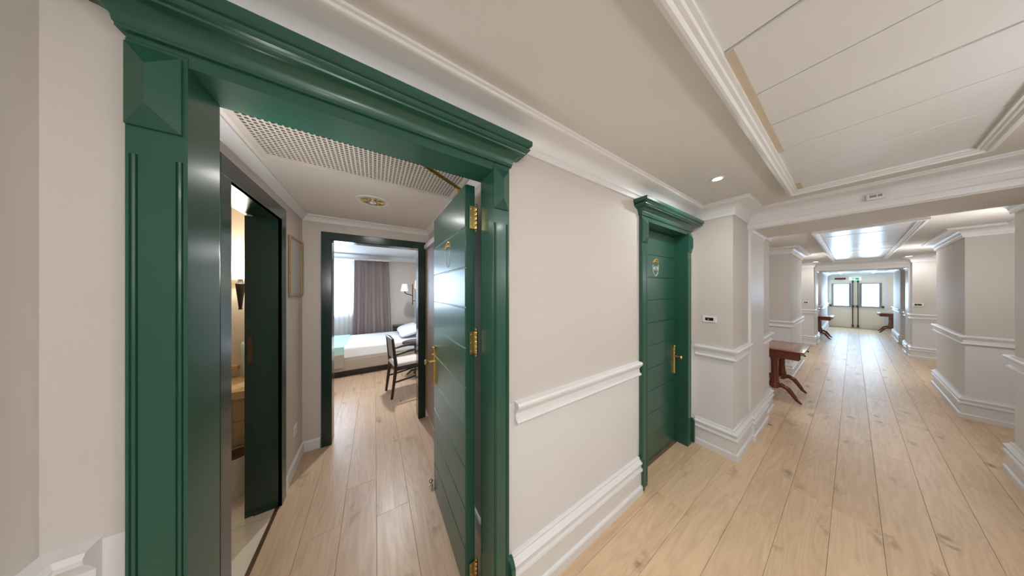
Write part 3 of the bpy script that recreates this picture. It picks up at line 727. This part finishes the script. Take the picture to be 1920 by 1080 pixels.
pf = empty('framed_notice', (VX0, 2.51, 1.69), PI / 2); tag(pf, 'thin gilt framed notice on the vestibule wall', 'picture frame')
w, h = .155, .225
MB().box((-w, -.006, -h), (w, 0, h)).obj('paper', 'paper', pf)
for a, c in (((-w - .016, -.016, -h - .016), (-w, 0, h + .016)), ((w, -.016, -h - .016), (w + .016, 0, h + .016)), ((-w, -.016, -h - .016), (w, 0, -h)), ((-w, -.016, h), (w, 0, h + .016))):
    MB().box(a, c).obj('frame_bar', 'goldframe', pf, bevel=.002)
so = empty('wall_socket', (VX0, 2.50, .335), PI / 2); tag(so, 'white wall socket low on the vestibule wall', 'socket')
MB().box((-.042, -.008, -.042), (.042, 0, .042)).obj('plate', 'plastic', so, bevel=.003)
MB().lathe([(.022, -.010), (.022, -.007)], 18, (0, 0, 0), 'y').obj('insert', 'plastic', so)
MB().box((-.010, -.0105, -.003), (-.005, -.0095, .003)).box((.005, -.0105, -.003), (.010, -.0095, .003)).obj('pin_hole', 'black', so)
ds = empty('door_stop', (.366, 1.735, 0)); tag(ds, 'small chrome door stop on the floor at the open door', 'door stop')
MB().lathe([(.016, 0), (.016, .004), (.010, .008), (.010, .028), (.013, .032), (.013, .044), (.008, .048), (0, .048)], 16).obj('post', 'chrome', ds, smooth=35)
MB().lathe([(.0135, .033), (.015, .036), (.015, .040), (.0135, .043)], 16).obj('buffer', 'grey', ds, smooth=35)
# wardrobe behind the open leaf
wd = empty('wardrobe', (VX1 - .004, 2.2, 0)); tag(wd, 'brown built-in wardrobe behind the open green door', 'wardrobe')
MB().box((-.03, -.45, .10), (0, .49, 1.98)).obj('body', 'wardrobe', wd)
for y0, y1 in ((-.44, .015), (.025, .48)):
    q = MB().box((-.046, y0, .12), (-.03, y1, 1.95)).obj('wardrobe_door', 'wardrobe', wd, bevel=.002)
MB().box((-.055, -.46, 1.98), (0, .50, 2.03)).obj('top_moulding', 'white', wd, bevel=.004)

# ------------------------------------------------------------------ bathroom
sx, sy = -.985, BATHY
sc = empty('wall_sconce', (sx, sy, 1.585)); tag(sc, 'lit bathroom wall sconce with pleated shade and tapered dark stem', 'wall lamp')
b = MB(); n = 48; vs = []
for z, r in ((.008, .098), (.120, .080)):
    for k in range(n):
        a = 2 * PI * k / n; rr = r * (1 + (.035 if k % 2 else -.01)); vs.append((rr * math.cos(a), -.145 + rr * math.sin(a), z))
b.add(vs, [(k, (k + 1) % n, n + (k + 1) % n, n + k) for k in range(n)]); b.obj('shade', 'shade', sc)
MB().lathe([(0, .03), (.018, .04), (.026, .06), (.020, .085), (0, .1)], 14, (0, -.145, 0)).obj('bulb', 'bulb', sc, smooth=60)
MB().lathe([(0, -.255), (.011, -.253), (.013, -.247), (.009, -.238), (.011, -.23), (.028, -.045), (.030, -.03), (.020, -.02), (.014, .0), (.014, .02), (0, .02)], 16, (0, -.145, 0)).obj('stem', 'iron', sc, smooth=35)
MB().tube([(0, -.145, -.06), (.03, -.10, -.07), (.035, -.03, -.075), (.035, 0, -.075)], .010, 10).obj('arm', 'iron', sc, smooth=40)
MB().lathe([(0, -.03), (.025, -.026), (.034, -.012), (.034, 0)], 20, (.035, 0, -.075), 'y').obj('back_plate', 'iron', sc, smooth=40)
ld = bpy.data.lights.new('sconce_lamp', 'POINT'); ld.energy = 13; ld.color = (1, .91, .78); ld.shadow_soft_size = .04
lo = bpy.data.objects.new('lamp', ld); COL.objects.link(lo); lo.parent = sc; lo.location = (0, -.145, .135)
va = empty('vanity_counter', (-1.2, BATHY - .004, 0)); tag(va, 'beige marble vanity counter on a tan tiled base in the bathroom', 'vanity')
MB().box((-.5, -.42, .10), (.46, -.02, .655)).obj('base', 'vanity', va)
for i in range(5):
    for k in range(3): MB().frustum((-.5 + i * .193, -.42, .11 + k * .183), (-.5 + i * .193 + .187, -.430, .11 + k * .183 + .177), .002, axis=1).obj('tile', 'vanity', va)
MB().box((-.55, -.46, .655), (.47, 0, .72)).obj('countertop', 'marble', va, bevel=.008)
MB().box((-.55, -.05, .79), (.165, 0, .825)).obj('ledge', 'marble', va, bevel=.004)
MB().box((-.5, -.40, 0), (.44, -.02, .10)).obj('kickboard', 'threshold', va)
bi = empty('waste_bin', (-.865, 2.455, 0)); tag(bi, 'cream bathroom waste bin on the tiled floor', 'bin')
MB().lathe([(.082, .0), (.086, .01), (.092, .27), (.094, .285), (.086, .285), (.078, .03), (0, .03)], 24).obj('body', 'tile', bi, smooth=35)
MB().lathe([(.084, .275), (.080, .287), (.04, .283), (0, .28)], 24).obj('lid', 'threshold', bi, smooth=35)
tw = empty('towel_bar', (-.95, BATHY, 1.02)); tag(tw, 'wall towel bar above the vanity', 'towel bar')
MB().tube([(-.05, -.06, 0), (.15, -.06, 0)], .008, 10).obj('bar', 'brass_dull', tw, smooth=40)
for x in (-.04, .14): MB().lathe([(.006, -.06), (.008, -.01), (.018, -.006), (.018, 0)], 12, (x, 0, 0), 'y').obj('bracket', 'brass_dull', tw, smooth=40)
b = MB(); n = 18
vs = []; fs = []
prof = [(-.082, -.28), (-.084, -.10), (-.080, .0), (-.060, .012), (-.042, .0), (-.036, -.10), (-.034, -.18)]
for i in range(n + 1):
    for (y, z) in prof: vs.append((.035 + .11 * i / n, y + .006 * math.sin(i * 1.3) - .004 * math.cos(i * .7), z - .02 * abs(math.sin(i * .3))))
k = len(prof)
for i in range(n):
    for q in range(k - 1): fs.append((i * k + q, i * k + q + 1, (i + 1) * k + q + 1, (i + 1) * k + q))
b.add(vs, fs); o = b.obj('towel', 'towel', None, smooth=60, loc=(-1.04, BATHY, 1.022)); tag(o, 'white towel hung over the bar above the vanity', 'towel')
o.modifiers.new('thick', 'SOLIDIFY').thickness = .006

# ------------------------------------------------------------------ bedroom
wn = empty('window_1', ((WX0 + WX1) / 2, BY, (WZ0 + WZ1) / 2)); struct(wn, 'bright bedroom window behind the sheer voile', 'window')
ww, wh = (WX1 - WX0) / 2, (WZ1 - WZ0) / 2
for a, c in (((-ww, .03, -wh), (-ww + .06, .10, wh)), ((ww - .06, .03, -wh), (ww, .10, wh)), ((-ww, .03, -wh), (ww, .10, -wh + .06)), ((-ww, .03, wh - .06), (ww, .10, wh)), ((-.035, .03, -wh), (.035, .10, wh))):
    MB().box(a, c).obj('frame_bar', 'plastic', wn, bevel=.004)
for sx_ in (-1, 1): MB().box((min(sx_ * .03, sx_ * (ww - .05)), .06, -wh + .05), (max(sx_ * .03, sx_ * (ww - .05)), .066, wh - .05)).obj('pane', 'pane', wn)
MB().box((-ww - .05, -.05, -wh - .03), (ww + .05, .04, -wh)).obj('sill', 'plastic', wn, bevel=.004)
def drape(name, x0, x1, z0, z1, y, amp, waves, m, label, cat, flare=0.0, th=.003):
    b = MB(); n = int(waves * 12); rows = 8; vs = []; fs = []
    for r in range(rows + 1):
        t = r / rows; z = z1 + (z0 - z1) * t
        for i in range(n + 1):
            u = i / n; xx = x0 + (x1 - x0) * u + flare * t * (u - .35) + .012 * math.sin(3 * t + 7 * u) * t
            vs.append((xx, y + amp * (.45 + .55 * t) * math.sin(2 * PI * waves * u + .5 * math.sin(5 * u)) + .01 * t * math.sin(9 * u), z))
    for r in range(rows):
        for i in range(n): fs.append((r * (n + 1) + i, r * (n + 1) + i + 1, (r + 1) * (n + 1) + i + 1, (r + 1) * (n + 1) + i))
    b.add(vs, fs); o = b.obj(name, m, None, smooth=70)
    if th: o.modifiers.new('thick', 'SOLIDIFY').thickness = th
    return tag(o, label, cat)
drape('curtain', -.385, .285, .06, 2.18, 6.02, .045, 5, 'curtain', 'heavy taupe curtain hanging right of the bedroom window', 'curtain', flare=.10)
drape('sheer_curtain', -1.9, -.30, .06, 2.20, 6.10, .022, 20, 'sheer', 'white sheer voile across the bright bedroom window', 'curtain', th=0)
cr = MB().box((-2.0, 5.98, 2.185), (.32, 6.14, 2.215)).obj('curtain_track', 'plastic', None, bevel=.003); tag(cr, 'white curtain track under the bedroom cornice', 'curtain track')

bd = empty('bed', (0, 0, 0)); tag(bd, 'low taupe upholstered bed with white sheet and blue headboard', 'bed')
y0, y1, x0, x1 = 4.66, 5.86, -1.15, .86
def soft(a, c, name, m, parent, bev, disp=0.0, seg=4):
    o = MB().box(a, c).obj(name, m, parent, smooth=80); md = o.modifiers.new('round', 'BEVEL'); md.width = bev; md.segments = seg
    return o
MB().box((x0 + .10, y0 + .07, 0), (x1, y1 - .05, .115)).obj('plinth', 'black', bd)
soft((x0, y0, .11), (x1, y1, .315), 'base', 'bedbase', bd, .018)
soft((x0 + .01, y0 - .004, .305), (x1 - .01, y1 + .004, .525), 'mattress', 'sheet', bd, .045)
b = MB(); xa, xb = -.80, -.44
b.box((xa, y0 - .016, .525), (xb, y1 + .016, .536)); b.box((xa, y0 - .018, .40), (xb, y0 - .008, .534)); b.box((xa, y1 + .008, .30), (xb, y1 + .018, .534))
tag(b.obj('bed_runner', 'teal', None, bevel=.004), 'pale teal runner laid across the foot of the bed', 'bed runner')
tag(MB().box((xa, y0 - .022, .175), (xb, y0 - .012, .402)).obj('bed_skirt_panel', 'bedbase', None, bevel=.004), 'taupe fabric panel hanging below the teal runner', 'fabric panel')
hb = MB()
for k in range(3): soft((.862, y0 - .15, .50 + k * .27), (.905, y1 + .15, .50 + k * .27 + .262), 'headboard_pad', 'headboard', bd, .012)
MB().box((.895, y0 - .17, .10), (.915, y1 + .17, 1.33)).obj('headboard_back', 'darkwood', bd)
for i, yy in enumerate((5.0, 5.52)):
    b = MB(); n = 14; vs = []; fs = []
    for sgn in (1, -1):
        for i2 in range(n + 1):
            for j2 in range(n + 1):
                u = 2 * i2 / n - 1; v = 2 * j2 / n - 1
                hgt = .075 * (max(0, 1 - abs(u) ** 3.2) * max(0, 1 - abs(v) ** 3.2)) ** .45
                lx = .21 * u * (1 - .05 * v * v); ly = .25 * v * (1 - .06 * u * u)
                vs.append((lx, ly, sgn * hgt))
    for q in range(2):
        o_ = q * (n + 1) ** 2
        for i2 in range(n):
            for j2 in range(n): fs.append((o_ + i2 * (n + 1) + j2, o_ + (i2 + 1) * (n + 1) + j2, o_ + (i2 + 1) * (n + 1) + j2 + 1, o_ + i2 * (n + 1) + j2 + 1))
    b.add(vs, fs); pl = b.obj('pillow', 'sheet', None, smooth=80, loc=(.635, yy, .640))
    pl.rotation_euler = (0, -.26, 0); pl.scale = (1, 1, .85)
    tag(pl, ['white pillow on the near side of the bed head', 'white pillow on the window side of the bed head'][i], 'pillow', 'bed pillows')

# bedside reading lamp: pole with two arms
rl = empty('reading_lamp', (.80, 5.30, 1.20)); tag(rl, 'dark metal bedside wall lamp with two cloth shades', 'wall lamp')
b = MB(); b.tube([(-.08, 0, -.02), (-.08, 0, .42)], .009, 10); b.lathe([(0, -.035), (.012, -.03), (.012, -.02), (0, -.015)], 10, (-.08, 0, 0)); b.lathe([(0, .415), (.012, .42), (.012, .43), (0, .437)], 10, (-.08, 0, 0))
b.tube([(-.08, 0, .06), (.058, 0, .06)], .007, 8); b.tube([(-.08, 0, .34), (.06, 0, .34)], .007, 8)
b.obj('pole', 'iron', rl, smooth=40)
MB().tube([(-.08, 0, .17), (-.13, 0, .20), (-.20, -.01, .215), (-.235, -.01, .24), (-.24, -.01, .28)], .010, 10).obj('arm', 'iron', rl, smooth=40)
MB().lathe([(.085, 0), (.052, .16), (.050, .16), (.083, 0)], 24, (-.24, -.01, .275)).obj('shade', 'shade_off', rl, smooth=40)
MB().tube([(-.08, 0, .34), (.02, -.05, .34), (.02, -.05, .36)], .008, 8).obj('second_arm', 'iron', rl, smooth=40)
MB().lathe([(.078, 0), (.055, .19), (.053, .19), (.076, 0)], 24, (.02, -.05, .33)).obj('second_shade', 'shade_warm', rl, smooth=40)
MB().box((.06, -.02, .14), (.118, .02, .37)).obj('wall_bracket', 'iron', rl)

# armchair
ch = empty('armchair', (.215, 3.40, 0), math.radians(9)); tag(ch, 'dark wooden armchair with pale seat and tan upholstered back', 'chair')
SW, SD = .345, .43     # width along y, depth along x
for yy in (0, SW):
    MB().tube([(-.015, yy, 0), (.035, yy, .40), (.035, yy, .46), (-.005, yy, .82)], [.017, .024, .024, .016], 8).obj('leg', 'darkwood', ch, smooth=50)
    MB().tube([(SD, yy, 0), (SD - .012, yy, .40), (SD - .03, yy, .635)], [.017, .024, .018], 8).obj('leg', 'darkwood', ch, smooth=50)
    MB().tube([(.02, yy, .595), (.20, yy, .628), (SD - .01, yy, .640)], [.015, .019, .020], 8).obj('armrest', 'darkwood', ch, smooth=50)
    MB().tube([(.022, yy, .22), (SD * .5, yy, .235), (SD - .008, yy, .26)], .013, 8).obj('stretcher', 'darkwood', ch, smooth=50)
b = MB(); b.box((.02, -.012, .375), (SD, .012, .43)); b.box((.02, SW - .012, .375), (SD, SW + .012, .43)); b.box((SD - .02, 0, .375), (SD + .005, SW, .43)); b.box((.02, 0, .375), (.045, SW, .43))
b.obj('seat_frame', 'darkwood', ch, bevel=.004)
soft((.015, -.012, .425), (SD + .01, SW + .012, .475), 'seat', 'seatfab', ch, .018)
q = MB(); q.add([(.022, .012, .52), (.022, SW - .012, .52), (-.006, SW - .012, .775), (-.006, .012, .775), (.047, .012, .52), (.047, SW - .012, .52), (.019, SW - .012, .775), (.019, .012, .775)],
                [(0, 1, 2, 3), (4, 7, 6, 5), (0, 4, 5, 1), (1, 5, 6, 2), (2, 6, 7, 3), (3, 7, 4, 0)]); q.obj('backrest', 'backfab', ch, bevel=.006)
MB().tube([(-.006, -.015, .815), (-.016, SW / 2, .83), (-.006, SW + .015, .815)], [.018, .026, .018], 8).obj('top_rail', 'darkwood', ch, smooth=50)
ns = empty('nightstand', (.615, 6.035, 0)); tag(ns, 'dark wooden nightstand behind the pillows at the window side', 'nightstand')
MB().box((-.22, -.14, .06), (.22, .13, .60)).obj('body', 'darkwood', ns, bevel=.004)
MB().box((-.24, -.155, .60), (.235, .135, .635)).obj('top', 'darkwood', ns, bevel=.004)
dw = MB().box((-.20, -.15, .42), (.20, -.14, .57)).obj('drawer', 'darkwood', ns, bevel=.003)
MB().lathe([(0, -.022), (.012, -.018), (.006, -.008), (.005, 0)], 12, (0, -.15, .50), 'y').obj('knob', 'brass_dull', dw, smooth=40)
for x in (-.19, .19): MB().box((x - .02, -.12, 0), (x + .02, .11, .06)).obj('foot', 'darkwood', ns)
# small dark table
st = empty('side_table', (.62, 4.12, 0)); tag(st, 'small round dark side table beyond the armchair', 'table')
MB().lathe([(.215, .575), (.225, .585), (.225, .600), (.215, .606), (0, .606)], 28).obj('tabletop', 'darkwood', st, smooth=35)
MB().lathe([(.05, .575), (.03, .54), (.028, .10), (.05, .05)], 14).obj('column', 'darkwood', st, smooth=40)
for k in range(3):
    a = 2 * PI * k / 3 + .4
    MB().tube([(0, 0, .11), (.09 * math.cos(a), .09 * math.sin(a), .09), (.17 * math.cos(a), .17 * math.sin(a), .012)], [.02, .017, .012], 8).obj('leg', 'darkwood', st, smooth=40)

# ------------------------------------------------------------------ corridor objects
def card_panel(loc, rz, label, s=1.0):
    o = empty('card_panel', loc, rz); tag(o, label, 'control panel', 'room card panels')
    MB().box((-.052 * s, -.008, -.030 * s), (.052 * s, 0, .030 * s)).obj('plate', 'plastic', o, bevel=.003)
    q = MB().box((-.030 * s, -.0095, -.014 * s), (.030 * s, -.007, .014 * s)).obj('display', 'black', o, bevel=.001)
    MB().box((-.010 * s, -.0102, -.008 * s), (-.002 * s, -.0094, .004 * s)).obj('symbol', 'gold', o)
    return o
card_panel((2.70, .735, 1.224), -PI / 2, 'white card panel with black display right of door 419')
card_panel((10.1, .705, 1.16), -PI / 2, 'small white card panel on the far left pillar', 1.05)
card_panel((10.1, -.765, 1.18), -PI / 2, 'small white card panel on the far right pillar', 1.25)

dt = empty('detector_box', (3.178, -.090, 2.198), -PI / 2); dt.scale = (.62, .8, .62); tag(dt, 'small white detector box on the first archway beam', 'detector')
MB().box((-.060, -.045, -.036), (.060, 0, .036)).obj('case', 'plastic', dt, bevel=.010)
for a, c in ((-.040, .004), (.012, .040)):
    b = MB()
    b.box((a, -.0465, -.010), (c, -.044, .018)); b.obj('grille', 'grey', dt)

def console(label, loc, rz=0.0):
    """trestle console table in cherry: origin at floor centre, long axis x"""
    o = empty('console_table', loc, rz); tag(o, label, 'table', 'cherry console tables')
    b = MB(); w, d = .40, .245
    b.sweep([(-w, -d), (w, -d), (w, d), (-w, d)], [(-.05, .678), (0, .680), (.010, .686), (.013, .694), (.008, .702), (-.006, .705), (-.05, .705)], closed=True, side=-1)
    b.box((-w + .02, -d + .02, .679), (w - .02, d - .02, .7048)); b.obj('tabletop', 'cherry', o, smooth=30)
    MB().box((-w + .10, -d + .09, .704), (w - .10, d - .09, .7056)).obj('inlay', 'cherry_in', o)
    MB().box((-w + .025, -d + .03, .585), (w - .025, d - .03, .680)).obj('apron', 'cherry', o, bevel=.003)
    for xx in (-.19, .19):
        dw = MB().box((xx - .165, -d + .022, .598), (xx + .165, -d + .031, .668)).obj('drawer', 'cherry', o, bevel=.002)
        MB().lathe([(0, -.030), (.009, -.028), (.012, -.021), (.006, -.012), (.005, 0)], 14, (xx, -d + .022, .633), 'y').obj('knob', 'iron', dw, smooth=40)
    for xx in (-.285, .285):
        MB().lathe([(.052, .585), (.052, .570), (.040, .556), (.034, .53), (.032, .36), (.038, .30), (.044, .26), (.048, .235), (.040, .222), (.046, .21), (.046, .17), (.030, .15)], 18, (xx, 0, 0)).obj('column', 'cherry', o, smooth=40)
        for sg in (-1, 1):
            pts = [(xx, sg * .02, .185), (xx, sg * .065, .205), (xx, sg * .115, .175), (xx, sg * .155, .11), (xx, sg * .19, .045), (xx, sg * .225, .012)]
            MB().tube(pts, [.030, .031, .028, .023, .018, .011], 10, flat=.8).obj('leg', 'cherry', o, smooth=50)
    MB().tube([(-.285, 0, .20), (0, 0, .215), (.285, 0, .20)], .014, 10).obj('stretcher', 'cherry', o, smooth=50)
    return o
t1 = console('nearest cherry console table with inlaid top in the left alcove', (4.97, .585, 0))
for lab, loc, rz in (('second cherry console table, past the second archway on the left', (11.85, .58, 0), 0), ('cherry console table standing by the far double doors on the right', (15.25, mir(.58), 0), PI)):
    t = copy_tree(t1); t.location = loc; t.rotation_euler = (0, 0, rz); t['label'] = lab

# downlights: those labelled added are extra fill
DL = [((2.05, .515), CEIL, 'lit corridor downlight in the ceiling above door 419', 'a'), ((-.30, mir(.515)), CEIL, 'added fill downlight just behind the viewpoint', 'a'),  # second entry is unseen, added for even light
      ((1.30, mir(.515)), CEIL, 'added fill downlight on the right of the near bay', 'a'), ((.50, mir(.515)), CEIL, 'added fill downlight at the right behind the viewpoint', 'a'),  # both added out of view to even the light of the near bay
      ((-1.6, .25), CEIL, 'added fill downlight far behind the viewpoint', 'a'), ((-1.6, mir(.25)), CEIL, 'second added fill downlight far behind the viewpoint', 'a'),  # pair added out of view to light the rear stretch
      ((7.75, mir(.515)), CEIL2, 'lit downlight beyond the broad beige pillar on the right', 'b'), ((9.75, mir(.515)), CEIL2, 'lit downlight before the far right pillar', 'b'),
      ((9.65, .52), CEIL2, 'lit downlight before the far left pillar', 'b'),
      ((4.42, .71), CEIL2, 'added hidden fill downlight in the alcove of the nearest cherry table', 'b'), ((12.0, .5), CEIL3, 'added downlight over the second cherry table', 'b'), ((14.6, mir(.5)), CEIL3, 'added downlight near the double doors', 'b')]  # all three added to brighten their bays, the first hidden by the pillar
for (x, y), z, lab, g_ in DL: downlight((x, y, z), .036 if g_ == 'a' else .05, lab, True, 'corridor downlights', watts=DOWN_W)
sp = empty('ceiling_speaker', (8.55, .50, CEIL2)); tag(sp, 'grey round ceiling speaker on the left of the middle bay', 'speaker')
MB().lathe([(.075, 0), (.075, -.006), (.065, -.009), (.062, -.006)], 24).obj('rim', 'plastic', sp, smooth=35)
MB().lathe([(.064, -.006), (.03, -.009), (0, -.010)], 24).obj('mesh_cover', 'grey', sp, smooth=60)
ac = empty('air_diffuser', (4.50, -.05, CEIL2)); tag(ac, 'slim linear air diffuser at the start of the middle ceiling panel', 'air vent')
MB().box((-.05, -.15, -.014), (.05, .15, 0)).obj('frame', 'plastic', ac, bevel=.003)
for k in range(3): MB().box((-.03 + k * .022, -.14, -.016), (-.016 + k * .022, .14, -.013)).obj('slot', 'grey', ac)
# corridor wall lamps: the first is real, the others are added fill
def wall_lamp(loc, rz, label, watts):
    """origin on the wall, lamp standing off along local +x"""
    wl = empty('wall_lamp', loc, rz); tag(wl, label, 'wall lamp', 'corridor wall lamps')
    MB().box((0, -.03, -.05), (.012, .03, .05)).obj('back_plate', 'chrome', wl, bevel=.003)
    MB().tube([(.01, 0, -.02), (.09, .02, -.02)], .009, 8).obj('arm', 'chrome', wl, smooth=40)
    MB().lathe([(.012, -.06), (.016, -.02), (.012, 0)], 12, (.095, .025, 0)).obj('holder', 'plastic', wl, smooth=40)
    MB().lathe([(0, -.01), (.03, .0), (.045, .025), (.040, .05), (.02, .06), (0, .06)], 16, (.095, .025, 0)).obj('bulb', 'bulb', wl, smooth=60)
    ld = bpy.data.lights.new('wall_lamp_light', 'POINT'); ld.energy = watts; ld.color = (.955, .975, 1); ld.shadow_soft_size = .07
    lo = bpy.data.objects.new('lamp', ld); COL.objects.link(lo); lo.parent = wl; lo.location = (.14, .025, .10)
wall_lamp((7.50, mir(.665), 1.63), 0, 'small bright wall lamp beside the far green door', SCONCE_W)
wall_lamp((1.75, mir(.87), 1.63), PI / 2, 'added fill lamp, unseen on the right wall of the near bay facing door 419', SCONCE_W)  # added out of view to lift the ceiling and door wall
wall_lamp((-.15, mir(.87), 1.63), PI / 2, 'added fill lamp, unseen on the right wall facing the open green door', SCONCE_W)  # second unseen lamp added to light the door wall evenly
wall_lamp((VX0, 1.035, 1.52), 0, 'added fill lamp hidden in the vestibule just behind the left door jamb', 10.0)  # added behind the jamb to brighten the dim vestibule
wall_lamp((4.75, mir(.87), 1.66), PI / 2, 'added fill lamp hidden in the right recess past the first archway', SCONCE_W * .85)  # added out of sight to brighten the dark near part of the middle bay
wall_lamp((7.50, .80, 1.63), 0, 'added fill lamp hidden behind the second left pillar', SCONCE_W)  # unseen mirror copy added as fill for the middle bay

# ------------------------------------------------------------------ far double doors
dd = empty('door_7', (XEND, -.045, 0)); struct(dd, 'cream double exit doors with bright windows and panic bars', 'door')
# local: wall face at x=0, room side -x, y to the left
def dbx(a, c, name, m, bev=0.0, p=dd): return MB().box(a, c).obj(name, m, p, bevel=bev)
DW = .585; DH = 1.93
for sg, nm in ((1, 'left'), (-1, 'right')):
    ya, yb = sorted((sg * .012, sg * DW))
    L = MB().box((-.045, ya, .012), (-.004, yb, DH)).obj('leaf', 'cream', dd, bevel=.003)
    gy0_, gy1_ = sorted((sg * .140, sg * .475))
    for a, c in (((gy0_ - .055, .855), (gy0_, 1.77)), ((gy1_, .855), (gy1_ + .055, 1.77)), ((gy0_, .855), (gy1_, .885)), ((gy0_, 1.735), (gy1_, 1.77))):
        MB().box((-.058, a[0], a[1]), (-.044, c[0], c[1])).obj('window_trim', 'greyframe', L, bevel=.003)
    MB().box((-.052, gy0_, .885), (-.046, gy1_, 1.735)).obj('pane', 'pane_end', L)
    b = MB(); pr = [(ya + .07, .10), (yb - .07, .10), (yb - .07, .76), (ya + .07, .76)]
    for (p0, p1) in zip(pr, pr[1:] + pr[:1]):
        b.box((-.052, min(p0[0], p1[0]) - .008, min(p0[1], p1[1]) - .008), (-.044, max(p0[0], p1[0]) + .008, max(p0[1], p1[1]) + .008))
    b.obj('panel_moulding', 'cream', L)
    MB().box((-.105, ya + .03, .835), (-.070, yb - .02, .870)).obj('panic_bar', 'bargrey', L, bevel=.005)
    for yy in (ya + .035, yb - .035): MB().box((-.110, yy - .025, .825), (-.045, yy + .025, .905)).obj('bar_bracket', 'darkrod', L, bevel=.004)
    MB().tube([(-.066, sg * .055, .06), (-.066, sg * .055, 1.87)], .011, 8).obj('bolt_rod', 'darkrod', L, smooth=40)
    for z in (.03, 1.80): MB().box((-.085, sg * .055 - .022, z), (-.045, sg * .055 + .022, z + .10)).obj('bolt_case', 'darkrod', L, bevel=.003)
dbx((-.03, -.012, .01), (-.002, .012, DH), 'meeting_stile', 'cream')
for a, c in (((-.03, DW, 0), (0, DW + .05, DH + .05)), ((-.03, -DW - .05, 0), (0, -DW, DH + .05)), ((-.03, -DW, DH), (0, DW, DH + .05))): dbx(a, c, 'frame_bar', 'white', .003)
ex = empty('exit_sign', (XEND - .10, .0, 1.945)); tag(ex, 'green emergency exit sign above the double doors', 'sign')
MB().box((-.02, -.165, -.055), (.02, .085, .055)).obj('case', 'exitwhite', ex, bevel=.006)
MB().box((-.022, -.125, -.040), (-.019, .045, .040)).obj('face', 'exit', ex)
q = MB(); q.box((-.0235, -.030, -.030), (-.021, -.010, .012)); q.lathe([(0, -.001), (.008, -.001), (.008, .001), (0, .001)], 12, (-.0225, -.02, .020), 'x'); q.box((-.0235, -.06, -.012), (-.021, .0, -.002)); q.box((-.0235, .012, -.025), (-.021, .035, .022))
q.obj('running_figure', 'exitwhite', ex)
le = empty('led_display', (XEND - .06, .285, 1.965)); tag(le, 'dark red-lettered display panel left of the exit sign', 'display')
MB().box((-.02, -.125, -.032), (.02, .125, .032)).obj('case', 'black', le, bevel=.004)
b = MB()
for k in range(9): b.box((-.0215, -.10 + k * .022, -.012), (-.0195, -.10 + k * .022 + .013, .012))
b.obj('led_digits', 'red', le)
